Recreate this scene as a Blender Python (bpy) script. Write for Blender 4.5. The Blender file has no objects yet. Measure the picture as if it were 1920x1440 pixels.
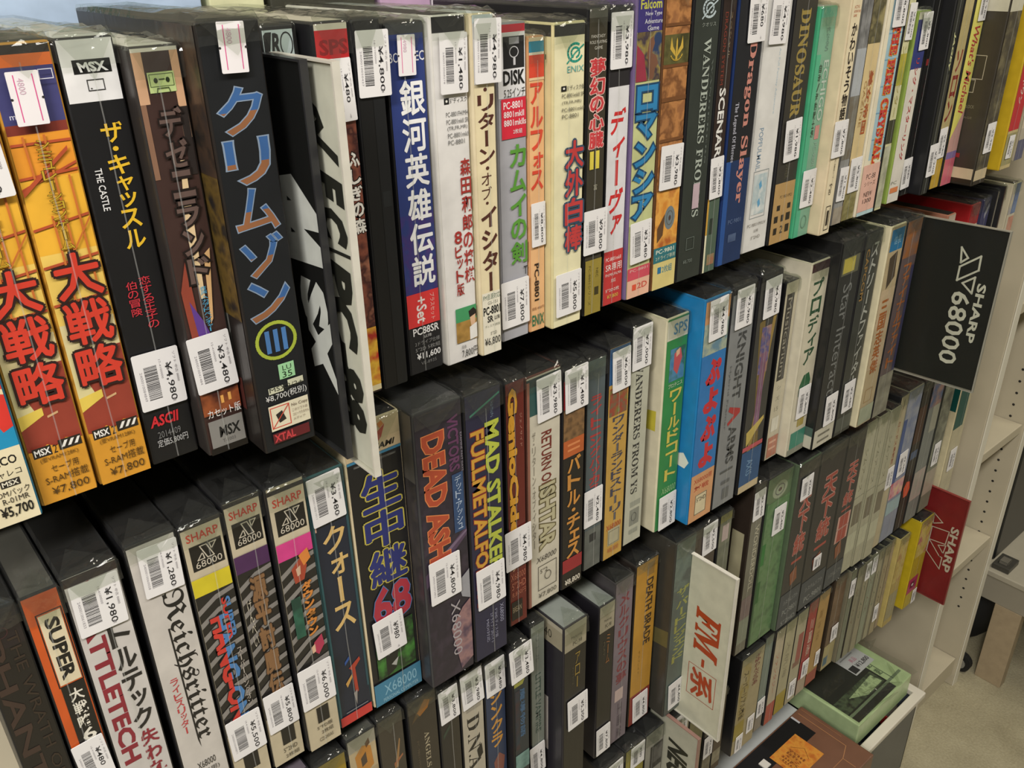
# Used-software shop shelf: wrapped game boxes on four shelves, hanging signs, open bay, crate, carpet.
import bpy, bmesh, math, random
from mathutils import Vector, Matrix
scene = bpy.context.scene
COL = scene.collection
RNG = random.Random(7)

# ------------------------------------------------------------------ materials
def lin(h):
    r = []
    for i in (0, 2, 4):
        c = int(h[i:i+2], 16) / 255
        r.append(c / 12.92 if c <= .04045 else ((c + .055) / 1.055) ** 2.4)
    return (*r, 1)
def brighten(c, k):
    # paper whites stay below a soft ceiling
    return tuple(x if x < .55 else .55 + .3 * (1 - math.exp(-(x - .55) / .3)) for x in (q * k for q in c[:3])) + (1,)
MATS = {}
def mat(key, rough=.42, coat=.25, noise=.10, scale=60, streak=True, metallic=0, gain=1):
    """printed card / plastic / paint; '@a,b,c' mixes several printing inks in blotches"""
    k = (key, rough, coat, noise, scale, streak, metallic, gain)
    if k in MATS: return MATS[k]
    m = bpy.data.materials.new('ink_' + key.replace('@', 'mix_').replace(',', '_'))
    m.use_nodes = True
    nt = m.node_tree; N = nt.nodes; L = nt.links
    b = N['Principled BSDF']
    b.inputs['Roughness'].default_value = rough
    b.inputs['Metallic'].default_value = metallic
    b.inputs['Coat Weight'].default_value = coat
    b.inputs['Coat Roughness'].default_value = .16
    tc = N.new('ShaderNodeTexCoord')
    nz = N.new('ShaderNodeTexNoise'); nz.inputs['Scale'].default_value = scale; nz.inputs['Detail'].default_value = 3
    L.new(tc.outputs['Object'], nz.inputs['Vector'])
    cols = [brighten(lin(c), gain) for c in key.lstrip('@').split(',')]
    ramp = N.new('ShaderNodeValToRGB'); e = ramp.color_ramp.elements
    if len(cols) == 1:
        c = cols[0]
        e[0].position = .3; e[1].position = .7
        e[0].color = tuple(x * (1 - noise) for x in c[:3]) + (1,)
        e[1].color = tuple(min(1, x * (1 + noise * .5)) for x in c[:3]) + (1,)
    else:
        n = len(cols)
        e[0].position = .34; e[0].color = cols[0]; e[1].position = .66; e[1].color = cols[-1]
        for i in range(1, n - 1):
            q = e.new(.34 + .32 * i / (n - 1)); q.color = cols[i]
    L.new(nz.outputs['Fac'], ramp.inputs['Fac'])
    L.new(ramp.outputs['Color'], b.inputs['Base Color'])
    if streak and coat > 0:
        mp = N.new('ShaderNodeMapping'); mp.inputs['Scale'].default_value = (160, 160, 9)
        nb = N.new('ShaderNodeTexNoise'); nb.inputs['Scale'].default_value = 1; nb.inputs['Detail'].default_value = 2
        bp = N.new('ShaderNodeBump'); bp.inputs['Strength'].default_value = .35; bp.inputs['Distance'].default_value = .002
        L.new(tc.outputs['Object'], mp.inputs['Vector']); L.new(mp.outputs['Vector'], nb.inputs['Vector'])
        L.new(nb.outputs['Fac'], bp.inputs['Height']); L.new(bp.outputs['Normal'], b.inputs['Coat Normal'])
    MATS[k] = m
    return m
def film(name, haze=.012, gloss=.9, tint='f0f2ee', bump=.5):
    """clear wrapping film: mostly see-through, sharp reflections where it creases"""
    if name in MATS: return MATS[name]
    m = bpy.data.materials.new(name); m.use_nodes = True
    nt = m.node_tree; N = nt.nodes; L = nt.links; N.clear()
    out = N.new('ShaderNodeOutputMaterial'); tr = N.new('ShaderNodeBsdfTransparent'); gl = N.new('ShaderNodeBsdfGlossy')
    df = N.new('ShaderNodeBsdfDiffuse'); m1 = N.new('ShaderNodeMixShader'); m2 = N.new('ShaderNodeMixShader'); lw = N.new('ShaderNodeLayerWeight')
    lw.inputs['Blend'].default_value = .5
    tr.inputs['Color'].default_value = lin(tint); gl.inputs['Roughness'].default_value = .06
    df.inputs['Color'].default_value = (.8, .8, .78, 1)
    tc = N.new('ShaderNodeTexCoord'); nz = N.new('ShaderNodeTexNoise'); nz.inputs['Scale'].default_value = 70; nz.inputs['Detail'].default_value = 3
    bp = N.new('ShaderNodeBump'); bp.inputs['Strength'].default_value = bump; bp.inputs['Distance'].default_value = .004
    L.new(tc.outputs['Object'], nz.inputs['Vector']); L.new(nz.outputs['Fac'], bp.inputs['Height'])
    L.new(bp.outputs['Normal'], gl.inputs['Normal'])
    pw = N.new('ShaderNodeMath'); pw.operation = 'POWER'; pw.inputs[1].default_value = 5
    mul = N.new('ShaderNodeMath'); mul.operation = 'MULTIPLY_ADD'; mul.inputs[1].default_value = .85 * gloss; mul.inputs[2].default_value = .05 * gloss
    L.new(lw.outputs['Facing'], pw.inputs[0]); L.new(pw.outputs[0], mul.inputs[0])
    m1.inputs['Fac'].default_value = haze
    L.new(tr.outputs[0], m1.inputs[1]); L.new(df.outputs[0], m1.inputs[2])
    L.new(mul.outputs[0], m2.inputs['Fac']); L.new(m1.outputs[0], m2.inputs[1]); L.new(gl.outputs[0], m2.inputs[2])
    L.new(m2.outputs[0], out.inputs['Surface'])
    MATS[name] = m
    return m

# ------------------------------------------------------------------ object helpers
def obj(name, mesh, parent=None, loc=(0, 0, 0), **props):
    o = bpy.data.objects.new(name, mesh); COL.objects.link(o)
    o.location = loc
    if parent: o.parent = parent
    for k, v in props.items(): o[k] = v
    return o
def thing(name, label, category, loc=(0, 0, 0), rotz=0, group=None):
    o = obj(name, None, None, loc, label=label, category=category)
    o.rotation_euler = (0, 0, rotz); o.empty_display_size = .02
    if group: o['group'] = group
    return o
class MB:
    """collects faces with their materials and becomes one mesh"""
    def __init__(s): s.v = []; s.f = []; s.m = []; s.mats = []
    def mi(s, m):
        if m not in s.mats: s.mats.append(m)
        return s.mats.index(m)
    def add(s, vs, fs, m):
        o = len(s.v); i = s.mi(m)
        s.v += [tuple(v) for v in vs]; s.f += [tuple(o + k for k in f) for f in fs]; s.m += [i] * len(fs)
    def box(s, a, b, m):
        x0, y0, z0 = a; x1, y1, z1 = b
        s.add([(x0,y0,z0),(x1,y0,z0),(x1,y1,z0),(x0,y1,z0),(x0,y0,z1),(x1,y0,z1),(x1,y1,z1),(x0,y1,z1)],
              [(0,3,2,1),(4,5,6,7),(0,1,5,4),(1,2,6,5),(2,3,7,6),(3,0,4,7)], m)
    def mesh(s, name, smooth=False, bevel=0, seg=2):
        me = bpy.data.meshes.new(name); me.from_pydata(s.v, [], s.f)
        for m in s.mats: me.materials.append(m)
        me.polygons.foreach_set('material_index', s.m)
        if bevel:
            bm = bmesh.new(); bm.from_mesh(me)
            bmesh.ops.bevel(bm, geom=bm.edges[:], offset=bevel, segments=seg, affect='EDGES', profile=.5)
            bm.to_mesh(me); bm.free()
        if smooth: me.polygons.foreach_set('use_smooth', [True] * len(me.polygons))
        me.update()
        return me
    def obj(s, name, parent=None, loc=(0, 0, 0), smooth=False, bevel=0, **p):
        return obj(name, s.mesh(name, smooth, bevel), parent, loc, **p)

# ------------------------------------------------------------------ lettering
GC = {}
def glyphs(text, bold, shear):
    k = (text, bold, shear)
    if k not in GC:
        c = bpy.data.curves.new('lettering', 'FONT'); c.body = text; c.resolution_u = 2; c.offset = bold; c.fill_mode = 'FRONT'; c.shear = max(-1, min(1, shear))
        o = bpy.data.objects.new('lettering', c); me = bpy.data.meshes.new_from_object(o)
        GC[k] = ([(v.co.x, v.co.y) for v in me.vertices], [tuple(p.vertices) for p in me.polygons])
        bpy.data.objects.remove(o); bpy.data.curves.remove(c); bpy.data.meshes.remove(me)
    return GC[k]
class Print:
    """flat print on a face W wide and Hh high; u to the right, v downwards from the top; front = out of the face"""
    def __init__(s, W, Hh, place, step=.00006, start=.0004):
        s.W = W; s.H = Hh; s.place = place; s.step = step; s.h = start; s.mb = MB(); s.kw = {}
    def mat(s, c): return mat(c, **s.kw) if isinstance(c, str) else c
    def put(s, pts, faces, c):
        s.mb.add([s.place(x, z, s.h) for x, z in pts], faces, s.mat(c))
    def nxt(s): s.h += s.step
    def poly(s, uv, c):
        pts = [(u * s.W, (1 - v) * s.H) for u, v in uv]
        a = sum(p[0]*q[1] - q[0]*p[1] for p, q in zip(pts, pts[1:] + pts[:1]))
        if a < 0: pts.reverse()
        if len(pts) > 4:                       # may be concave
            from mathutils.geometry import tessellate_polygon
            tri = tessellate_polygon([[Vector((p[0], p[1], 0)) for p in pts]])
            fs = []
            for t in tri:
                (ax, ay), (bx, by), (cx, cy) = (pts[i] for i in t)
                fs.append(t if (bx-ax)*(cy-ay) - (by-ay)*(cx-ax) > 0 else t[::-1])
        else: fs = [tuple(range(len(pts)))]
        s.put(pts, fs, c); s.nxt()
    def rect(s, u0, v0, u1, v1, c): s.poly([(u0, v1), (u1, v1), (u1, v0), (u0, v0)], c)
    def line(s, uv, w, c, closed=False):
        """stroke of width w metres along points"""
        P = [Vector((u * s.W, (1 - v) * s.H)) for u, v in uv]
        h0 = s.h
        for i, (a, b) in enumerate(zip(P, P[1:] + (P[:1] if closed else []))):
            s.h = h0 + (i % 2) * .00002 + (.00002 if closed and i == len(P) - 1 and i % 2 == 0 else 0)
            d = (b - a)
            if d.length < 1e-7: continue
            d.normalize(); n = Vector((-d.y, d.x)) * w / 2; a2 = a - d * w / 2; b2 = b + d * w / 2
            s.put([tuple(a2 - n), tuple(b2 - n), tuple(b2 + n), tuple(a2 + n)], [(0, 1, 2, 3)], c)
        s.h = h0 + .00004; s.nxt()
    def fit(s, text, u0, v0, u1, v1, c, rot=0, b=0., k=0., o=None, ow=.05, two=None, cut=.5):
        b *= .62; ow *= .66
        X0, X1 = u0 * s.W, u1 * s.W; Z1, Z0 = (1 - v0) * s.H, (1 - v1) * s.H
        if X1 <= X0 or Z1 <= Z0: return
        bounds = None
        for layer in ([(o, b + ow), (c, b)] if o else [(c, b)]):
            heavy = layer[1] > .02 and any(0x3400 <= ord(ch) < 0xa000 for ch in text)
            vs, fs = glyphs(text, 0 if heavy else layer[1], k)
            if not vs: return
            if rot: vs = [(y, -x) for x, y in vs]
            if bounds is None:
                q = vs if not o else [((y, -x) if rot else (x, y)) for x, y in glyphs(text, 0 if heavy else b, k)[0]]
                bx0, bx1 = min(p[0] for p in q), max(p[0] for p in q); by0, by1 = min(p[1] for p in q), max(p[1] for p in q)
                bounds = (bx0, by0, (X1 - X0) / max(bx1 - bx0, .02), (Z1 - Z0) / max(by1 - by0, .02))
            bx0, by0, sx, sy = bounds
            pts = [(X0 + (x - bx0) * sx, Z0 + (y - by0) * sy) for x, y in vs]
            if two and layer[0] == c: s.split(pts, fs, c, two, X0, X1, Z0 + (Z1 - Z0) * (1 - cut), rot)
            else: s.put(pts, fs, layer[0])
            if heavy:
                nd = 6 if layer[1] < .06 else 10; h0 = s.h; dx, dy = layer[1] * .8 * sx, layer[1] * .8 * sy
                for i in range(nd):
                    s.h += .000012; t_ = 2 * math.pi * (i + .5) / nd
                    s.put([(x + dx * math.cos(t_), z + dy * math.sin(t_)) for x, z in pts], fs, layer[0])
            s.nxt()
    def split(s, pts, fs, c, c2, X0, X1, zc, rot):
        bm = bmesh.new(); V_ = [bm.verts.new((x, z, 0)) for x, z in pts]
        for f in fs:
            try: bm.faces.new([V_[i] for i in f])
            except ValueError: pass
        xc = (X0 + X1) / 2
        bmesh.ops.bisect_plane(bm, geom=bm.verts[:] + bm.edges[:] + bm.faces[:], plane_co=(xc, zc, 0), plane_no=(1, 0, 0) if rot else (0, 1, 0))
        bm.verts.index_update(); co = [(v.co.x, v.co.y) for v in bm.verts]
        for mt, hi in ((c, 1), (c2, 0)):
            ff = [tuple(v.index for v in f.verts) for f in bm.faces if ((f.calc_center_median().x > xc) if rot else (f.calc_center_median().y > zc)) == bool(hi)]
            if ff: s.put(co, ff, mt)
        bm.free()
    def stack(s, text, u0, v0, u1, v1, c, **kw):
        small = 'ァィゥェォャュョッ'; flat = '・'
        wts = [.45 if ch in flat else .62 if ch in '一' else .78 if ch in small else 1 for ch in text]
        tot = sum(wts); v = v0; h0 = hm = s.h
        for ch, w in zip(text, wts):
            s.h = h0
            h = (v1 - v0) * w / tot; pad = h * .05; a, e = u0, u1
            if ch == 'ー':
                m_ = (a + e) / 2; d = (e - a)
                s.fit(ch, m_ - d * .1, v + pad, m_ + d * .1, v + h - pad, c, rot=1, **{q: z for q, z in kw.items() if q != 'k'})
            elif ch == '一': s.rect(a, v + h * .4, e, v + h * .6, c)
            elif ch == '・':
                m_ = (a + e) / 2; r = min((e - a) * .16, .3 * h * s.H / s.W)
                s.fit(ch, m_ - r, v + h * .25, m_ + r, v + h * .75, c)
            else:
                if ch in small: a = u0 + (u1 - u0) * .2
                if ch == '一': pad = h * .35
                s.fit(ch, a, v + pad, e, v + h - pad, c, **kw)
            v += h; hm = max(hm, s.h)
        s.h = hm
    def icon(s, kind, u0, v0, u1, v1, c):
        um, vm = (u0 + u1) / 2, (v0 + v1) / 2; ru, rv = (u1 - u0) / 2, (v1 - v0) / 2
        w = min((u1 - u0) * s.W, (v1 - v0) * s.H)
        circ = lambda f, n=28, a0=0, a1=2*math.pi: [(um + ru*f*math.cos(a0 + (a1-a0)*i/n), vm + rv*f*math.sin(a0 + (a1-a0)*i/n)) for i in range(n + (0 if a1-a0 > 6.2 else 1))]
        if kind == 'frame': s.line([(u0, v0), (u1, v0), (u1, v1), (u0, v1)], min(.0007, w * .09), c, True)
        elif kind == 'dot':
            s.rect(u0, v0, u1, v1, c); s.poly([(um + ru*.42*math.cos(i*.63), vm + rv*.42*math.sin(i*.63)) for i in range(10)], 'd8d4c8'); 
        elif kind == 'disc':
            s.poly(circ(1), c); s.line(circ(.6), w * .06, '5a5c58', True); s.poly(circ(.22), '4a3a34')
        elif kind == 'ring': s.line(circ(.92), w * .085, c, True)
        elif kind == 'swirl':
            s.line(circ(.9, 24, .5, 5.2), w * .12, c); s.line(circ(.5, 18, 2.2, 7.5), w * .1, c); s.line([(u0, v1), (um, vm), (u1, v0 + rv * .3)], w * .08, c)
        elif kind == 'wing':
            for sg in (-1, 1):
                s.poly([(um + sg*ru*.1, v1 - rv*.3), (um + sg*ru*.95, vm), (um + sg*ru*.8, v0), (um + sg*ru*.55, vm - rv*.2), (um + sg*ru*.2, vm + rv*.2)], c)
            s.poly([(um - ru*.14, v1), (um + ru*.14, v1), (um + ru*.1, v0 + rv*.4), (um, v0 + rv*.1), (um - ru*.1, v0 + rv*.4)], c); s.line(circ(.98, 20, .6, 2.5), w*.07, c)
        elif kind == 'cassette':
            s.rect(u0, v0, u1, v1, c); s.line([(u0 + ru*.12, v0 + rv*.2), (u1 - ru*.12, v0 + rv*.2), (u1 - ru*.12, v1 - rv*.6), (u0 + ru*.12, v1 - rv*.6)], w*.03, '3a4a28', True)
            for q in (-.45, .45): s.poly([(um + ru*q + ru*.15*math.cos(i*.52), vm - rv*.2 + rv*.26*math.sin(i*.52)) for i in range(12)], '2a3420')
            s.line([(um - ru*.2, vm - rv*.3), (um + ru*.2, vm - rv*.3)], w*.05, '3a4a28'); s.line([(um - ru*.5, v1), (um - ru*.42, v1 - rv*.45), (um + ru*.42, v1 - rv*.45), (um + ru*.5, v1)], w*.04, '3a4a28')
        elif kind == 'nocopy':
            s.line([(u0, v0), (u1, v0), (u1, v1), (u0, v1)], w*.05, c, True); s.poly([(um - ru*.5, vm - rv*.3), (um + ru*.2, vm - rv*.55), (um + ru*.55, vm + rv*.4), (um - ru*.2, vm + rv*.6)], '2a2422'); s.line([(u0, v1), (u1, v0)], w*.05, c)
        elif kind == 'x68':
            t = w * .07
            f = lambda a, b: (u0 + (u1 - u0) * a, v0 + (v1 - v0) * b)
            s.line([f(0, 1), f(.33, 1), f(.27, .52)], t, c, True); s.line([f(1, 0), f(.67, 0), f(.73, .48)], t, c, True)
            s.line([f(.2, 0), f(.52, 0), f(.8, 1), f(.48, 1)], t, c, True)
    def items(s, its):
        for it in its:
            k = it[0]
            if k == 'P': s.poly(it[1], it[2])
            elif k == 'R': s.rect(*it[1:6])
            elif k == 'V': s.stack(it[6], it[1], it[2], it[3], it[4], it[5], **it[7])
            elif k == 'S': s.fit(it[6], it[1], it[2], it[3], it[4], it[5], rot=1, **it[7])
            elif k == 'H': s.fit(it[6], it[1], it[2], it[3], it[4], it[5], **it[7])
            elif k == 'I': s.icon(it[6], it[1], it[2], it[3], it[4], it[5])
    def obj(s, name, parent, loc=(0, 0, 0), **p): return s.mb.obj(name, parent, loc, **p)

# ------------------------------------------------------------------ price tags
TAGKW = dict(rough=.55, coat=0, noise=.02, streak=False)
def price_tag(parent, x, z, y, price, w, h, rot, pink=False):
    r = math.radians(rot + RNG.uniform(-1.5, 1.5)); cr, sr = math.cos(r), math.sin(r)
    T = .0004
    def place(a, b, d):
        a -= w / 2; b -= h / 2
        return (a*cr - b*sr, -d, a*sr + b*cr)
    P = Print(w, h, place, step=.00004, start=T); P.kw = TAGKW
    paper = 'e6e2e2' if not pink else 'f0e6ea'
    q = .035
    ou = [(q,0),(1-q,0),(1-q*.3,q*.25),(1,q*.8),(1,1-q*.8),(1-q*.3,1-q*.25),(1-q,1),(q,1),(q*.3,1-q*.25),(0,1-q*.8),(0,q*.8),(q*.3,q*.25)]
    P.poly(ou, paper)
    # the thickness of the label
    pts = [(u * w, (1 - v) * h) for u, v in ou]
    ring = [place(a, b, 0) for a, b in pts] + [place(a, b, T) for a, b in pts]; n = len(pts)
    P.mb.add(ring, [(i, i + n, (i + 1) % n + n, (i + 1) % n) for i in range(n)], P.mat(paper))
    if pink:
        for u in (.2, .78): P.rect(u, .06, u + .035, .93, 'd0508a')
        P.fit('%s' % RNG.choice(['4800', '4980']), .3, .12, .5, .42, 'c8a8b8', rot=1)
        for u in (0.02, .98): P.poly([(u + .05*math.cos(i*.9), .5 + .025*math.sin(i*.9)) for i in range(7)], '2a2626')
        return P.obj('price_tag', parent, (x, y, z), label='white sticker with two pink lines')
    ink = '201f22'; g = '9a969a'
    v = .24; rr = random.Random(price + str(round(x * 997)))
    while v < .83:                               # bar code
        t = rr.choice((.006, .006, .011, .016)); P_ = P.h
        P.rect(.2, v, .48, min(v + t, .845), ink); P.h = P_
        v += t + rr.choice((.007, .007, .012))
    P.nxt()
    P.fit('24000100%05d' % rr.randint(0, 99999), .1, .3, .155, .82, g, rot=1)
    P.fit('1%d-4100000' % rr.randint(1, 9), .54, .16, .585, .5, g, rot=1)
    P.fit(price, .635, .24, .8, .24 + .115 * len(price) , ink, rot=1, b=.008)
    P.fit('+税', .68, .88, .75, .95, g, rot=1)
    P.fit('ソフト 中古 0000', .86, .08, .92, .62, g, rot=1)
    return P.obj('price_tag', parent, (x, y, z), label='white price tag %s' % price)

# ------------------------------------------------------------------ wrapped boxes
def wrap_mesh(W, D, H, seed, ph):
    """clear film folded over the top of a box, creased, with the seam strip down the spine"""
    r = random.Random(seed); mb = MB(); f = film('clear_wrap')
    nx, prof = 8, []
    drop = r.uniform(.010, .02)
    for t in (1, .5, .2): prof.append((-ph - .0006 - .0006 * t, -drop * t))      # down the front
    prof += [(-ph - .0005, -.0009), (-ph * .5, .0008), (.0022, .0016)]           # round the front edge
    for t in (.03, .06, .10, .15, .21, .28, .40, .55, .75, 1): prof.append((D * t, .0013))
    vs = []
    for j, (y, z) in enumerate(prof):
        for i in range(nx):
            u = i / (nx - 1); amp = .0028 if 5 <= j <= 11 else .0008
            edge = 0 if i in (0, nx - 1) else 1
            u = (0, .04, .22, .4, .6, .78, .96, 1)[i]
            vs.append((W * u + (r.uniform(-.001, .001) * (1 < i < nx - 2) if edge else (-.0005 if i == 0 else .0005)),
                       y - (abs(r.uniform(0, .0012)) if j <= 4 else 0) + (r.uniform(-.002, .002) if j > 5 and edge else 0),
                       H + z + ((abs(r.uniform(0, amp)) if edge else -.0022 - r.uniform(0, .001)) if j >= 4 else r.uniform(-.0006, .0006))))
    fs = [(j*nx + i, j*nx + i + 1, (j+1)*nx + i + 1, (j+1)*nx + i) for j in range(len(prof) - 1) for i in range(nx - 1)]
    mb.add(vs, fs, f)
    # envelope fold at the front corner
    px = W * r.uniform(.3, .7)
    mb.add([(0, -ph - .0004, H + .0014), (W, -ph - .0004, H + .0014), (px, -ph - .003, H - drop * 1.5), (px, D * .12, H + .0036)], [(0, 2, 1), (0, 1, 3)], f)
    if r.random() < .35: return mb.mesh('shrink_wrap')
    # seam strip
    us = W * r.uniform(.42, .6); n = 8; sv = []
    for i in range(n + 1):
        z = (H - drop) * (1 - i / n) + .002; x = us + r.uniform(-.0004, .0004)
        sv += [(x - .00035, -ph - .0004, z), (x + .00035, -ph - .0006, z)]
    mb.add(sv, [(2*i, 2*i + 2, 2*i + 3, 2*i + 1) for i in range(n)], film('wrap_seam', haze=.13, gloss=1, bump=.2))
    return mb.mesh('shrink_wrap')
GROUP = {1: 'boxed software on the top shelf', 2: 'boxed software on the second shelf', 3: 'boxed software on the third shelf', 4: 'boxed software on the lowest shelf'}
CASEKW = dict(rough=.45, coat=.15)
INK_GAIN = 1.08
def game_box(row, idx):
    tier, x0, x1, y, z0, z1, D, label, base, side, top, wrap, items, tags, sd = row
    W, H = x1 - x0, z1 - z0
    t = thing('game_box', label, 'game box', (x0, y, z0), 0, GROUP[tier])
    # case: bevelled box with its own top / side colours
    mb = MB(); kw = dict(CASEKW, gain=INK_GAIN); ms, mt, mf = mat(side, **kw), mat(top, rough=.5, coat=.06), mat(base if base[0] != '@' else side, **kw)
    a, b = (0, 0, 0), (W, D, H)
    X, Y, Z = W, D, H
    c8 = [(0,0,0),(X,0,0),(X,Y,0),(0,Y,0),(0,0,Z),(X,0,Z),(X,Y,Z),(0,Y,Z)]
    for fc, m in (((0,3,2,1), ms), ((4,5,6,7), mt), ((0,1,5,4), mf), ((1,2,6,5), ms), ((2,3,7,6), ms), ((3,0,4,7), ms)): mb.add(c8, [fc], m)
    me = mb.mesh('case')
    bm = bmesh.new(); bm.from_mesh(me); bmesh.ops.remove_doubles(bm, verts=bm.verts[:], dist=1e-6)
    bmesh.ops.bevel(bm, geom=bm.edges[:], offset=min(.0016, W * .1), segments=2, affect='EDGES', profile=.6); bm.to_mesh(me); bm.free()
    obj('case', me, t)
    # printed spine
    bw = min(.0012, W * .07)
    P = Print(W - 2 * bw, H - .002, lambda a, b, d: (bw + a, -d, .001 + b))
    P.kw = dict(gain=INK_GAIN)
    P.rect(0, 0, 1, 1, base); P.items(items)
    P.obj('spine', t)
    if sd:
        S_ = .05
        Q = Print(S_, H - .003, lambda a, b, d: (-d, S_ + .0014 - a, .0015 + b), start=.0003, step=.00004); Q.kw = P.kw; Q.rect(0, 0, 1, 1, side); Q.items(sd)
        Q.obj('front_cover', t)
    for tg in tags:
        price_tag(t, tg[1] * W, (1 - tg[2]) * H, -(P.h + .0008), tg[3], tg[4], tg[5], tg[6], tg[0] == 'TP')
    if wrap:
        obj('shrink_wrap', wrap_mesh(W, D, H, idx * 31 + 5, P.h), t)
    return t
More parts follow.
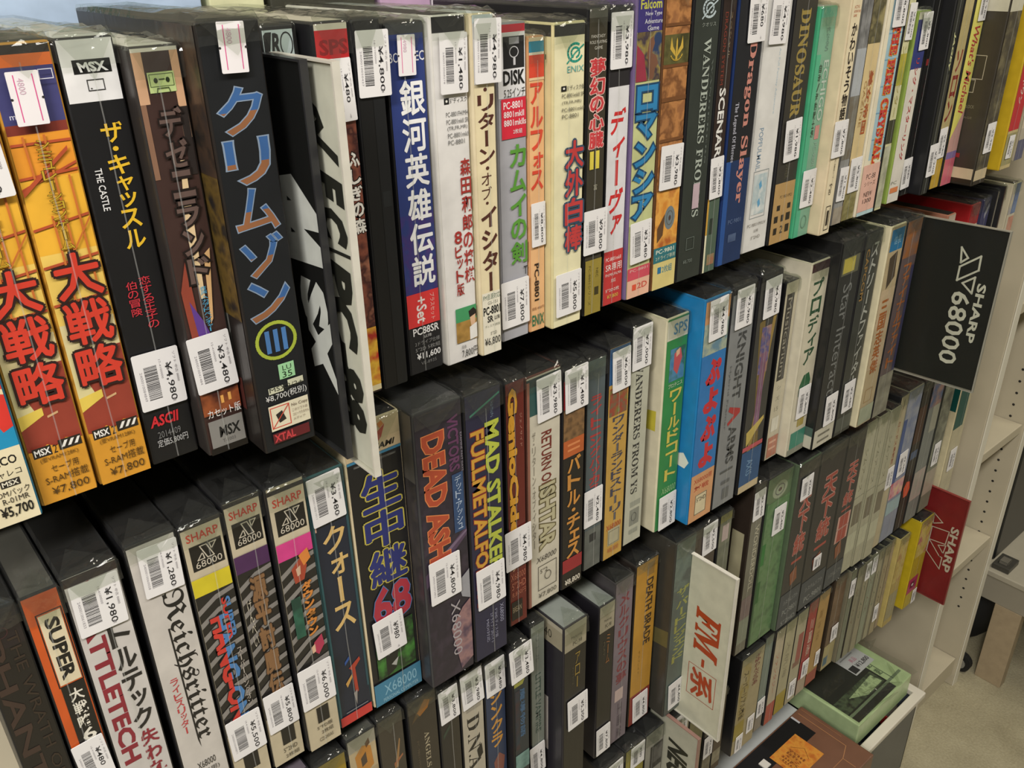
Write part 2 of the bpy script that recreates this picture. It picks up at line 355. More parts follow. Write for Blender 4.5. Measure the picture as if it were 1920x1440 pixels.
BOXES = [
 (1,0.0289,0.0575,-0.0004,1.217,1.463,0.19,'sky-blue and cream box at the far left end of the top shelf, priced ¥5,700','1d84ae','1d6e90','070708',1,[('R',0,0.5415,1,0.8148,'1d84ae'),('P',[(0.75,0.6673),(1,0.6611),(1,0.7687),(0.8,0.7779),(0.7,0.7493),(0.86,0.7174)],'c8342c'),('P',[(0.9,0.6759),(1,0.6797),(1,0.6922),(0.9,0.6884)],'e8c8a0'),('R',0,0.8148,1,1,'d9c9a8'),('H',0.15,0.8321,0.88,0.8605,'1c1a18','JALECO',{'b':0.03}),('H',0.3,0.8659,0.9,0.8824,'1c1a18','ジャレコ',{}),('R',0.45,0.8892,0.82,0.9072,'2a2622'),('H',0.48,0.892,0.79,0.9045,'e8dcc0','MSX',{'b':0.03}),('H',0.25,0.9128,0.95,0.9296,'2a2622','ROMパック',{}),('H',0.4,0.9324,0.9,0.9465,'2a2622','R-01MR',{}),('H',0.3,0.9522,0.92,0.9837,'1c1a18','¥5,700',{'b':0.03})],[],[]),
 (1,0.0587,0.0895,0.0074,1.217,1.457,0.19,'yellow box with big red kanji, left of its twin, white tag at its top edge','e2a233','b8862c','2a2620',1,[('R',0,0.0113,1,0.0295,'2a2420'),('R',0,0.0295,1,0.0527,'dd6a2e'),('R',0,0.0527,1,0.1597,'3f3f6e'),('R',0,0.1597,1,0.1793,'7a3328'),('R',0,0.1793,1,0.2676,'d98a2c'),('R',0,0.2676,1,0.4261,'e2a233'),('R',0,0.4261,1,0.5852,'e3b65a'),('R',0,0.5852,1,0.6629,'c8b98a'),('R',0,0.6563,1,0.8558,'8a3a2c'),('P',[(0,0.6367),(0.35,0.6563),(0.2,0.7163),(0.35,0.7711),(0,0.7989)],'c8bc8a'),('P',[(0,0.7641),(0.45,0.7545),(0.45,0.7738),(0.2,0.7877),(0,0.7989)],'d8b850'),('P',[(0.5,0.778),(0.7,0.7724),(0.7,0.778),(0.5,0.7836)],'c09a70'),('P',[(0,0.195),(1,0.195),(1,0.2002),(0,0.2002)],'a5492c'),('P',[(0,0.284),(1,0.2406),(1,0.2459),(0,0.2895)],'a5492c'),('P',[(0,0.2621),(1,0.2546),(1,0.26),(0,0.2676)],'a5492c'),('P',[(0,0.368),(1,0.3498),(1,0.3555),(0,0.3737)],'a5492c'),('P',[(0,0.4498),(1,0.4379),(1,0.4438),(0,0.4557)],'a5492c'),('P',[(0,0.5349),(1,0.53),(1,0.5362),(0,0.5411)],'a5492c'),('P',[(0.2,0.1824),(0.24,0.1824),(0.27,0.2676),(0.23,0.2676)],'b8682e'),('P',[(0.55,0.1824),(0.59,0.1824),(0.62,0.4379),(0.58,0.4379)],'b8682e'),('P',[(0.8,0.2676),(0.84,0.2676),(0.87,0.5349),(0.83,0.5349)],'b8682e'),('P',[(0.35,0.3453),(0.39,0.3453),(0.42,0.5852),(0.38,0.5852)],'b8682e'),('P',[(0,0.2895),(0.9,0.2086),(0.9,0.2171),(0,0.3005)],'a5492c'),('P',[(0.5,0.4379),(1,0.3566),(1,0.3623),(0.5,0.445)],'b8682e'),('V',0.38,0.1908,0.62,0.4214,'b9992c','シミュレーションゲーム',{'o':'5a4414'}),('V',0.14,0.4261,0.93,0.749,'c23a2a','大戦略',{'o':'2b1a18','b':0.05,'ow':0.11}),('P',[(0,0.8529),(0.2,0.8587),(0.35,0.8443),(0.5,0.8558),(0.7,0.8415),(1,0.8515),(1,0.9968),(0,0.9968)],'c48a2c'),('R',0.06,0.8472,0.4,0.8731,'26211c'),('H',0.09,0.8515,0.38,0.8688,'efe8da','MSX',{'b':0.04}),('H',0.43,0.8501,0.5,0.8717,'26211c','2',{}),('R',0.54,0.8429,0.96,0.8688,'26211c'),('P',[(0.58,0.863),(0.66,0.8472),(0.72,0.8472),(0.64,0.863)],'efe8da'),('P',[(0.7,0.863),(0.78,0.8472),(0.84,0.8472),(0.76,0.863)],'efe8da'),('P',[(0.82,0.863),(0.9,0.8472),(0.95,0.8472),(0.88,0.863)],'efe8da'),('H',0.15,0.8746,0.85,0.8892,'6a4a18','(要VRAM128K)',{}),('H',0.3,0.8979,0.8,0.9186,'4a3416','セーブ用',{}),('H',0.14,0.9245,0.94,0.9469,'4a3416','S-RAM搭載',{}),('H',0.2,0.9559,0.9,0.9801,'4a3416','¥7,800',{})],[('T',0.5,0.2034,'¥3,980',0.027,0.036,3)],[]),
 (1,0.0907,0.1212,0.0083,1.217,1.4596,0.19,'yellow box with big red kanji, right one of the two, pink-lined sticker at its top','e2a233','b8862c','2a2620',1,[('R',0,0,1,0.018,'2a2420'),('R',0,0.018,1,0.0416,'dd6a2e'),('R',0,0.0416,1,0.1508,'3f3f6e'),('R',0,0.1508,1,0.1709,'7a3328'),('R',0,0.1709,1,0.2609,'d98a2c'),('R',0,0.2609,1,0.4224,'e2a233'),('R',0,0.4224,1,0.5844,'e3b65a'),('R',0,0.5844,1,0.6635,'c8b98a'),('R',0,0.6568,1,0.8597,'8a3a2c'),('P',[(0,0.6368),(0.35,0.6568),(0.2,0.7179),(0.35,0.7735),(0,0.8019)],'c8bc8a'),('P',[(0,0.7665),(0.45,0.7567),(0.45,0.7764),(0.2,0.7905),(0,0.8019)],'d8b850'),('P',[(0.5,0.7806),(0.7,0.775),(0.7,0.7806),(0.5,0.7863)],'c09a70'),('P',[(0,0.1868),(1,0.1868),(1,0.1922),(0,0.1922)],'a5492c'),('P',[(0,0.2776),(1,0.2333),(1,0.2388),(0,0.2832)],'a5492c'),('P',[(0,0.2553),(1,0.2476),(1,0.2531),(0,0.2609)],'a5492c'),('P',[(0,0.3633),(1,0.3447),(1,0.3505),(0,0.3691)],'a5492c'),('P',[(0,0.4465),(1,0.4344),(1,0.4405),(0,0.4526)],'a5492c'),('P',[(0,0.5333),(1,0.5282),(1,0.5345),(0,0.5396)],'a5492c'),('P',[(0.2,0.174),(0.24,0.174),(0.27,0.2609),(0.23,0.2609)],'b8682e'),('P',[(0.55,0.174),(0.59,0.174),(0.62,0.4344),(0.58,0.4344)],'b8682e'),('P',[(0.8,0.2609),(0.84,0.2609),(0.87,0.5333),(0.83,0.5333)],'b8682e'),('P',[(0.35,0.3401),(0.39,0.3401),(0.42,0.5844),(0.38,0.5844)],'b8682e'),('P',[(0,0.2832),(0.9,0.2008),(0.9,0.2094),(0,0.2944)],'a5492c'),('P',[(0.5,0.4344),(1,0.3516),(1,0.3574),(0.5,0.4417)],'b8682e'),('V',0.38,0.1826,0.62,0.4176,'b9992c','シミュレーションゲーム',{'o':'5a4414'}),('V',0.14,0.4224,0.93,0.7511,'c23a2a','大戦略',{'o':'2b1a18','b':0.05,'ow':0.11}),('P',[(0,0.8568),(0.2,0.8626),(0.35,0.848),(0.5,0.8597),(0.7,0.8451),(1,0.8553),(1,1),(0,1)],'c48a2c'),('R',0.06,0.851,0.4,0.8773,'26211c'),('H',0.09,0.8553,0.38,0.8729,'efe8da','MSX',{'b':0.04}),('H',0.43,0.8539,0.5,0.8759,'26211c','2',{}),('R',0.54,0.8466,0.96,0.8729,'26211c'),('P',[(0.58,0.867),(0.66,0.851),(0.72,0.851),(0.64,0.867)],'efe8da'),('P',[(0.7,0.867),(0.78,0.851),(0.84,0.851),(0.76,0.867)],'efe8da'),('P',[(0.82,0.867),(0.9,0.851),(0.95,0.851),(0.88,0.867)],'efe8da'),('H',0.15,0.8788,0.85,0.8936,'6a4a18','(要VRAM128K)',{}),('H',0.3,0.9026,0.8,0.9235,'4a3416','セーブ用',{}),('H',0.14,0.9295,0.94,0.9523,'4a3416','S-RAM搭載',{}),('H',0.2,0.9614,0.9,0.986,'4a3416','¥7,800',{}),('H',0.1,0.1268,0.25,0.1383,'c8c8d8','mf',{}),('I',0.72,0.0486,0.94,0.0666,'c8c8d8','frame',{})],[('TP',0.45,0.1034,'',0.0145,0.025,1)],[]),
 (1,0.1224,0.1511,0.0089,1.217,1.4597,0.19,'black box with white head and yellow katakana, tag ¥4,980, on the top shelf','141416','1a1a1c','c8c8c4',1,[('R',0,0,1,0.1235,'e8e6e6'),('R',0.2,0.0394,0.9,0.0674,'161616'),('H',0.28,0.0446,0.84,0.0643,'f0f0f0','MSX',{'b':0.06,'k':-0.2}),('I',0.4,0.08,0.7,0.1011,'303030','frame',{}),('P',[(0.44,0.0958),(0.47,0.0958),(0.47,0.0979),(0.44,0.0979)],'303030'),('V',0.44,0.1659,0.86,0.4496,'e8b02c','ザ・キャッスル',{'b':0.03}),('S',0.16,0.2601,0.3,0.3527,'d8d8d8','THE CASTLE',{'b':0.02}),('V',0.52,0.5144,0.76,0.646,'b8303c','恋する王子の',{'b':0.01}),('V',0.24,0.5209,0.46,0.608,'b8303c','伯の冒険',{'b':0.01}),('H',0.08,0.8699,0.75,0.9002,'c02830','ASCII',{'b':0.05,'k':0.2}),('H',0.2,0.9155,0.72,0.934,'6a6a6a','2014409',{}),('H',0.15,0.9371,0.85,0.9589,'b0b0b0','定価5,800円',{})],[('T',0.494,0.7726,'¥4,980',0.0267,0.036,1)],[]),
 (1,0.1523,0.1784,-0.0041,1.217,1.4543,0.19,'brown box with a green cassette picture and grey katakana, tag ¥3,480','3a2824','2c2826','d8d4c8',1,[('R',0,0,1,0.0079,'d8d0c0'),('R',0,0.0079,0.22,0.115,'c09878'),('R',0.82,0.0079,1,0.1949,'c89e7c'),('R',0,0.115,0.12,0.2779,'80604c'),('P',[(0.82,0.1262),(1,0.1262),(0.98,0.2779),(0.82,0.2779)],'2a2422'),('I',0.26,0.0499,0.84,0.0927,'b8cc88','cassette',{}),('P',[(0.45,0.4021),(0.62,0.2419),(0.72,0.2419),(0.6,0.5746),(0.5,0.5746)],'d8b890'),('P',[(0.75,0.467),(0.92,0.4538),(0.7,0.6304),(0.62,0.6445)],'c8a070'),('P',[(0.05,0.5472),(0.3,0.467),(0.35,0.6587),(0.1,0.6874)],'8a4030'),('P',[(0.2,0.5746),(0.45,0.6304),(0.62,0.6874),(0.3,0.7165)],'5a3a86'),('V',0.32,0.1217,0.84,0.5364,'5e4c46','デゼニランド',{'o':'1c1412','b':0.04,'ow':0.1}),('V',0.5,0.5431,0.66,0.6616,'4aa4cc','音声入力アドベンチャー',{}),('R',0,0.8059,1,0.886,'@6a2a1c,8a4a28,3a1812'),('P',[(0.5,0.8394),(0.58,0.8394),(0.58,0.8611),(0.5,0.8611)],'d89a50'),('P',[(0.7,0.8364),(0.78,0.8364),(0.78,0.858),(0.7,0.858)],'d89a50'),('H',0.1,0.8704,0.98,0.8954,'e8e4dc','カセット版',{'b':0.01}),('R',0.06,0.9033,0.97,0.9818,'7c7a76'),('H',0.3,0.9239,0.88,0.9559,'181818','MSX',{'b':0.05,'k':0.1}),('H',0.35,0.9623,0.7,0.972,'5a5856','T-1003',{}),('R',0,0.9818,1,1,'14100e')],[('T',0.468,0.7385,'¥3,480',0.0253,0.036,2)],[]),
 (1,0.1796,0.2143,-0.0257,1.217,1.4652,0.19,'thick black box with chrome blue and copper katakana beside the black sign','16181b','1e1a18','070708',1,[('R',0,0.0014,1,0.0235,'0c0c0c'),('V',0.12,0.1218,0.9,0.6589,'355a8c','クリムゾン',{'two':'86593a','o':'7c8ca0','b':0.02,'ow':0.035,'cut':0.52}),('I',0.1,0.6602,0.92,0.759,'9aa83a','ring',{}),('H',0.3,0.6808,0.72,0.7392,'4470a4','III',{'b':0.03}),('R',0.46,0.7733,0.78,0.8137,'8fbf90'),('H',0.54,0.779,0.72,0.792,'1c2c1c','LU',{}),('H',0.52,0.7949,0.72,0.8108,'1c2c1c','35',{}),('R',0.2,0.8283,0.5,0.8444,'b8b8a0'),('R',0.6,0.8195,0.92,0.8356,'b8b8a0'),('H',0.22,0.8283,0.9,0.84,'303028','MSX2/2+',{}),('H',0.12,0.8444,0.96,0.8667,'c8c8c4','¥8,700(税別)',{}),('R',0.14,0.8756,0.96,0.9453,'d8ccb0'),('I',0.17,0.8816,0.55,0.9376,'c04838','nocopy',{}),('H',0.6,0.8846,0.94,0.8951,'604c40','No Copy',{}),('H',0.6,0.8996,0.92,0.9072,'806c60','このソフトは',{}),('H',0.6,0.9117,0.94,0.9193,'806c60','コピーできません',{}),('H',0.6,0.9239,0.85,0.9315,'806c60','メディア',{}),('R',0.14,0.9514,0.9,0.9793,'5a1c20'),('H',0.16,0.9545,0.6,0.9762,'b83c40','XTAL',{'b':0.05})],[('TP',0.5,0.052,'',0.0145,0.0245,-1)],[('R',0,0.0005,1,0.31,'@2a2422,3a2c22,1c1a18'),('R',0,0.126,0.42,0.2985,'c8c8d0'),('R',0.05,0.1654,0.36,0.2644,'4a4a54'),('R',0,0.31,1,0.6462,'@2c2416,58461e,1c1a18'),('R',0,0.6462,0.62,0.8136,'5c5c58'),('R',0,0.8136,0.7,0.902,'4a2420')]),
 (1,0.2315,0.2525,0.012,1.217,1.4582,0.19,'narrow box behind the black sign, pale blue head with a black monogram','17171a','17171a','070708',1,[('R',0,0.0068,1,0.0752,'c3d4de'),('P',[(0.02,0.0185),(0.1,0.0115),(0.3,0.0115),(0.18,0.0633),(0.02,0.0633)],'17171a'),('H',0.25,0.0138,0.55,0.0633,'17171a','R',{'b':0.06,'k':0.2}),('I',0.55,0.0115,0.98,0.068,'17171a','ring',{})],[],[]),
 (1,0.2575,0.2813,0,1.217,1.4591,0.19,'thin box with a red head right of the white upright sign, ¥480 tag','3a2422','17171a','c8c0b0',1,[('R',0,0.0016,1,0.0157,'d0c8b8'),('R',0,0.0157,1,0.0813,'b8282c'),('H',0.1,0.037,0.98,0.0728,'8a1c20','SPS',{'b':0.05}),('R',0,0.0813,1,0.0971,'e4e0e0'),('R',0,0.2285,1,0.7969,'@5a2a26,7a4434,3a1c1c,94604a'),('V',0.62,0.307,1.0,0.525,'efe6d8','ふしぎの森',{'o':'18100e','b':0.06,'ow':0.1}),('R',0,0.7969,1,0.9885,'@b02c24,d8a838,982a20'),('R',0,0.9765,1,0.9937,'d8c8a0')],[('T',0.613,0.1592,'¥480',0.016,0.036,1)],[]),
 (1,0.2825,0.3026,-0.0009,1.217,1.4589,0.19,'all-black box with a ¥4,800 tag at its head, left of the blue box','121213','17171a','070708',1,[('R',0.55,0.0064,1,1,'17181a'),('R',0.53,0.1423,0.55,1,'0c0c0d'),('R',0.6,0.4248,0.95,0.4678,'1e2022')],[('T',0.628,0.1045,'¥4,800',0.0229,0.038,0)],[]),
 (1,0.3079,0.3374,0.0041,1.217,1.4552,0.19,'dark blue box with white kanji and a red block, pink-lined sticker at its head','1c1c1f','17171a','070708',1,[('R',0,0.0002,1,0.0257,'3a3c40'),('R',0,0.0257,1,0.7615,'28366e'),('R',0,0.5036,1,0.7615,'@26326a,3a2c66,28366e,4a3470'),('H',0.02,0.0697,1.0,0.0946,'dcdce4','BOTHTEC',{'b':0.01}),('V',0.26,0.1385,0.93,0.7246,'f0f0f0','銀河英雄伝説',{'b':0.045}),('R',0,0.7413,1,0.8471,'c83434'),('S',0.28,0.7547,0.6,0.8367,'f0d8d4','+Set',{'b':0.03}),('S',0.72,0.7514,0.86,0.8367,'e8b0a8','プラスセット',{}),('H',0.12,0.8506,0.95,0.8751,'e0e0e0','PC88SR',{'b':0.03}),('H',0.45,0.8786,0.7,0.8891,'b0b0b0','以降',{}),('H',0.15,0.8944,0.95,0.9086,'808080','2ドライブ仕様',{}),('H',0.15,0.9139,0.95,0.9282,'808080','5"2D 5枚組',{}),('H',0.18,0.9336,0.95,0.9587,'e8e8e8','¥11,600',{'b':0.03}),('H',0.3,0.9642,0.8,0.975,'707070','VE-8935',{})],[('TP',0.48,0.0813,'',0.013,0.024,0)],[]),
 (1,0.3386,0.3668,-0.0007,1.217,1.4577,0.19,'white box with dark red vertical kanji and a small photo, tag ¥1,480','d6d2ce','d0ccc4','070708',1,[('R',0,0,1,0.0394,'1c1c1e'),('I',0.26,0.2062,0.42,0.2229,'1c1c1c','dot',{}),('H',0.44,0.2076,0.98,0.2215,'3a3a3a','5″ディスク',{}),('H',0.3,0.244,1,0.2567,'6a6a6a','PC-8801FH/MH',{}),('H',0.3,0.2638,1,0.2766,'6a6a6a','PC-8801mkII SR',{}),('H',0.32,0.2823,0.96,0.2952,'6a6a6a','(TR,FR,MR)',{}),('H',0.32,0.301,1,0.314,'6a6a6a','PC-8801mkII',{}),('H',0.32,0.3197,0.85,0.3328,'6a6a6a','PC-8801',{}),('V',0.66,0.3725,1.0,0.7506,'98302c','森田和郎の将棋',{'b':0.03}),('V',0.36,0.5797,0.62,0.7846,'98302c','8ビット版',{'b':0.03}),('R',0.27,0.8225,1,0.8821,'3f8a5a'),('R',0.27,0.868,1,0.9357,'@8a6a34,a07c40,6e5428'),('P',[(0.72,0.8399),(0.9,0.8312),(1,0.8434),(1,0.8609),(0.76,0.8644)],'221c1a'),('P',[(0.76,0.8609),(0.96,0.8539),(0.94,0.8892),(0.8,0.8927)],'d0a888'),('P',[(0.74,0.8927),(1,0.8821),(1,0.9321),(0.74,0.9357)],'e4e0d8'),('H',0.42,0.9465,0.58,0.9574,'5a5a5a','定価',{}),('H',0.42,0.961,1,0.9902,'1c1c1c','7,800円',{})],[('T',0.567,0.1213,'¥1,480',0.022,0.037,0)],[]),
 (1,0.368,0.3872,-0.0042,1.217,1.4573,0.19,'beige box with big brown katakana, white ¥4,980 tag over its head','d9c6a2','d0c0a0','c8d0d4',1,[('R',0,0,1,0.0216,'c0ccd2'),('R',0,0.0216,1,0.1784,'e0dcd8'),('V',0.12,0.1826,0.95,0.4236,'4c2a22','・リターン・',{'b':0.04}),('V',0.2,0.4236,0.72,0.5236,'4c2a22','オブ・',{}),('V',0.1,0.5236,0.95,0.7936,'4c2a22','イシター',{'b':0.05}),('R',0,0.7936,1,1,'d8d0bc'),('H',0.05,0.7989,1,0.8182,'3a5a48','FM音源対応',{}),('H',0.3,0.8234,0.85,0.834,'6a6a60','GS-151',{}),('H',0.04,0.8394,1,0.8678,'161616','PC-8801',{'b':0.04}),('H',0.25,0.8714,0.58,0.893,'161616','SR',{'b':0.04}),('H',0.64,0.875,0.95,0.8894,'161616','以降',{}),('H',0.1,0.9002,0.95,0.9093,'8a8a80','ディスク2枚組',{}),('H',0.4,0.9257,0.75,0.9366,'6a6a60','5″2D',{}),('H',0.05,0.944,0.95,0.9735,'2a2a2a','¥6,800',{})],[('T',0.642,0.0966,'¥4,980',0.0223,0.04,0)],[]),
 (1,0.3959,0.4229,0.0051,1.217,1.4494,0.19,'silver box with a floppy disk picture and green katakana, tag ¥7,800','9a9aa0','8a8a90','b8b4b0',1,[('R',0,0.0015,1,0.023,'c4283a'),('R',0,0.023,1,0.2078,'dcdce0'),('R',0.2,0.0346,0.97,0.1244,'202022'),('R',0.42,0.0375,0.78,0.0564,'8a8a90'),('I',0.42,0.0623,0.76,0.0946,'b8b8bc','ring',{}),('R',0.56,0.0946,0.64,0.1154,'b8b8bc'),('H',0.18,0.1289,0.98,0.1711,'161616','DISK',{'b':0.05}),('H',0.2,0.1802,0.98,0.2063,'3a3a3a','5.25インチ',{}),('R',0.08,0.2093,1,0.3287,'c4283a'),('H',0.16,0.2186,0.86,0.2403,'f0e4e4','PC-8801',{'b':0.02}),('H',0.16,0.2465,0.92,0.2653,'f0e4e4','8801mkII',{'b':0.02}),('H',0.16,0.2716,0.99,0.2905,'f0e4e4','8801mkIIs',{'b':0.02}),('H',0.5,0.3016,0.84,0.3159,'f0e4e4','2枚組',{}),('V',0.34,0.3448,0.97,0.7384,'528a34','カムイの剣',{'b':0.05}),('V',0.82,0.7494,0.98,0.7808,'202028','T',{})],[('T',0.438,0.8661,'¥7,800',0.0278,0.038,1)],[]),
 (1,0.4241,0.4404,0.005,1.217,1.4392,0.19,'short orange box with red katakana and a blue stripe, tag ¥8,800','e0a878','c89468','dcc0a0',1,[('R',0,0,1,0.0114,'e8c8a8'),('R',0,0.0114,1,0.0443,'2a86a4'),('R',0,0.0443,1,0.0521,'f0d8c0'),('R',0,0.0521,1,0.1208,'c84430'),('R',0,0.1208,1,0.1289,'e0b890'),('V',0.06,0.1321,0.92,0.4886,'c84430','アルフォス',{'b':0.05}),('S',0.25,0.7448,0.6,0.8846,'2a1c14','PC-8801',{'b':0.04}),('H',0.05,0.9071,0.95,0.9195,'8a6040','価格 4800円',{}),('H',0.05,0.9381,0.95,0.9797,'2e6a4a','ENIX',{'b':0.03})],[('T',0.5,0.603,'¥8,800',0.0139,0.034,0)],[]),
 (1,0.4416,0.4734,-0.0022,1.217,1.4471,0.19,'cream box with a green swirl mark and blocky red lettering, tag ¥5,800','ddd2aa','cbbf92','070708',1,[('R',0,0.0032,1,0.0364,'2c2c28'),('I',0.42,0.0578,0.96,0.1166,'2a8a78','swirl',{}),('H',0.42,0.126,0.98,0.1449,'5a9a94','ENIX',{}),('I',0.22,0.183,0.4,0.199,'1c1c1c','dot',{}),('H',0.42,0.183,1,0.199,'3a3a3a','5″ディスク版',{}),('H',0.24,0.207,1,0.2199,'5a564a','PC-8801mkII SR',{}),('H',0.24,0.2297,0.9,0.241,'5a564a','(TR,FR,MR)',{}),('H',0.24,0.2508,1,0.2623,'5a564a','PC-8801mkII',{}),('H',0.24,0.2705,0.8,0.2837,'5a564a','PC-8801',{}),('V',0.38,0.3538,0.98,0.7335,'b03a3a','大外白棒',{'o':'31465a','b':0.06,'ow':0.13})],[('T',0.5,0.8771,'¥5,800',0.0275,0.036,2)],[('R',0,0.0004,1,0.0335,'2c2c28'),('R',0,0.0335,1,0.9728,'cbbf92'),('R',0.45,0.2873,0.75,0.6997,'@6a2018,301814,8a3020'),('H',0.5,0.0853,0.9,0.1007,'3a3a30','8801',{})]),
 (1,0.4781,0.499,0.0001,1.217,1.455,0.19,'dark olive box with pink-edged red kanji and a yellow numeral, tag ¥9,800','383429','17171a','070708',1,[('R',0,0,1,0.0272,'54524a'),('H',0.12,0.0754,0.9,0.0845,'b8b4a8','FANTASY',{}),('H',0.04,0.0921,0.98,0.1013,'b8b4a8','ROLE PLAYING',{}),('H',0.3,0.1089,0.75,0.1182,'b8b4a8','GAME',{}),('V',0.1,0.1429,0.9,0.4224,'b8383c','夢幻の心臓',{'o':'e8b0a8','b':0.05,'ow':0.09}),('H',0.14,0.4292,0.7,0.4877,'d0bc48','II',{'b':0.06}),('H',0.4,0.5385,0.6,0.558,'9a9684','富',{}),('R',0,0.7993,1,1,'8a7a34'),('S',0.2,0.8204,0.36,0.9658,'4a4220','PC-8801シリーズ',{}),('S',0.66,0.8339,0.8,0.8669,'4a4220','NEC',{}),('R',0.58,0.9022,0.84,0.9319,'3a341c')],[('T',0.5,0.6976,'¥9,800',0.026,0.036,1)],[]),
 (1,0.5048,0.5298,0.0046,1.217,1.4536,0.19,'silver box with slanted red katakana and a black head, tag ¥3,980','cfcdd0','17171a','070708',1,[('R',0,0,1,0.0201,'2c2c2c'),('R',0,0.0201,1,0.2379,'262426'),('V',0.14,0.3015,0.88,0.7429,'bc2c2c','ディーヴァ',{'b':0.05,'k':0.35}),('R',0,0.7975,1,1,'b03434'),('H',0.1,0.8212,0.9,0.8351,'e8d0c8','PC-8801mkII',{}),('H',0.1,0.843,0.95,0.873,'ecdcd4','SR専用',{}),('H',0.1,0.8811,0.95,0.8932,'e8d0c8','FH,MH,FA,MA',{}),('H',0.4,0.9033,0.65,0.9175,'e8d0c8','対応',{}),('H',0.12,0.9379,0.85,0.9523,'e8d0c8','5″2D2枚',{}),('H',0.2,0.9626,0.8,0.9791,'c8b050','¥7,800',{})],[('T',0.481,0.1004,'¥3,980',0.0236,0.04,0)],[]),
 (1,0.531,0.5615,0.0018,1.217,1.472,0.19,'pale green box with blue fantasy katakana, purple at its head, tag ¥3,480','b4b884','6a5a80','070708',1,[('R',0,0,1,0.1455,'38306c'),('H',0.1,0.0544,0.95,0.082,'b8b848','Falcom',{'b':0.03}),('H',0.3,0.0893,0.96,0.104,'d8d8e8','New Type',{}),('H',0.28,0.1099,1,0.1232,'d8d8e8','Adventure',{}),('H',0.4,0.1291,0.86,0.1425,'d8d8e8','Game',{}),('R',0,0.1455,1,0.2878,'@6a5a34,39303c,8a7a40,2a3a5a'),('P',[(0.5,0.168),(0.66,0.159),(0.72,0.1801),(0.62,0.2074),(0.8,0.2165),(0.9,0.2411),(0.78,0.2535),(0.72,0.2846),(0.56,0.2846),(0.5,0.238),(0.42,0.2104)],'6e4c3a'),('P',[(0,0.1801),(0.3,0.2104),(0.45,0.2878),(0,0.2878)],'8a3040'),('V',0.08,0.2972,0.95,0.7286,'2c78a8','ロマンシア',{'o':'1c4060','b':0.06,'ow':0.09}),('H',0.1,0.7431,0.95,0.7577,'4a5a40','DRAGON SLAYER',{}),('R',0,0.8917,1,0.9357,'c04a58'),('R',0,0.9357,1,1,'dca890'),('H',0.1,0.8974,0.9,0.9069,'e8b0a8','PC-8801',{}),('H',0.45,0.9511,0.9,0.9725,'c04a3c','2D',{'b':0.02}),('R',0.22,0.953,0.4,0.9744,'d05038')],[('T',0.48,0.8012,'¥3,480',0.026,0.036,1)],[]),
 (1,0.5627,0.5949,0.0014,1.217,1.4728,0.19,'copper-brown box made like an old leather book with a gold emblem, tag ¥3,980','@8a5c38,a87444,6e4628,9a6a40','5a3c24','070708',1,[('R',0,0.1644,1,0.2517,'@4a4a28,5a5630,3c3a20'),('I',0.22,0.1706,0.78,0.2422,'b89a40','wing',{}),('R',0,0.2517,1,0.2612,'6a4426'),('R',0,0.3513,1,0.3644,'6a4426'),('R',0,0.1309,1,0.14,'6a4426'),('R',0,0.4813,1,0.4916,'6a4426'),('R',0,0.6527,1,0.8488,'@c07c30,d89a48,a05828'),('I',0.4,0.7107,0.85,0.7921,'6a7478','disc',{}),('P',[(0.1,0.779),(0.4,0.7327),(0.35,0.8071),(0.12,0.8298)],'5a4028'),('R',0,0.8488,1,0.9026,'2e6a72'),('H',0.1,0.8564,0.9,0.8718,'d0d8c0','PC-9801',{'b':0.02}),('H',0.1,0.8795,0.95,0.8949,'c0c8b0','2ドライブ専用',{}),('R',0,0.9026,1,1,'c8b878'),('H',0.4,0.9182,0.85,0.9455,'4a7a84','2枚組',{'b':0.02}),('R',0.2,0.9201,0.36,0.9436,'2c6a90')],[('T',0.5,0.5746,'¥3,980',0.028,0.037,-1)],[]),
 (1,0.5961,0.6302,0.0001,1.217,1.4726,0.19,'dark grey-green box with thin serif lettering and a small pale pink sticker','2e332e','17171a','070708',1,[('I',0.3,0.0673,0.86,0.1259,'aebcc0','swirl',{}),('H',0.3,0.1384,0.86,0.1509,'8a9088','クオリス',{}),('S',0.44,0.1856,0.72,0.773,'9ea69c','𝐖𝐀𝐍𝐃𝐄𝐑𝐄𝐑𝐒 𝐅𝐑𝐎𝐌 𝐘𝐒',{}),('S',0.8,0.2498,0.86,0.5915,'59605a','𝐖𝐀𝐍𝐃𝐄𝐑𝐄𝐑𝐒',{}),('R',0.42,0.6552,0.7,0.7427,'b09ca4'),('I',0.3,0.8462,0.62,0.8892,'5a625c','frame',{}),('H',0.2,0.9248,0.6,0.9408,'6a726c','¥8,700',{})],[],[]),
 (1,0.6314,0.651,-0.0004,1.217,1.4731,0.19,'slim dark brown box with white sideways capitals and a grey-green foot, tag ¥3,800','2c201c','17171a','070708',1,[('S',0.2,0.115,0.42,0.341,'7a3428','DRAGON SYSTEM',{}),('S',0.62,0.115,0.76,0.2573,'8a7a60','スペシャル',{}),('S',0.22,0.3512,0.72,0.6467,'e4e0d8','SCENARIO',{'b':0.04}),('R',0,0.7258,1,1,'4a5a4c'),('R',0,0.7258,0.14,0.8578,'b8903c'),('R',0,0.8578,0.14,1,'d8d0b0'),('R',0.3,0.7989,0.6,0.8578,'2c342c'),('R',0.3,0.9338,0.9,0.9745,'@a04030,708060')],[('T',0.476,0.6517,'¥3,800',0.0181,0.037,3)],[]),
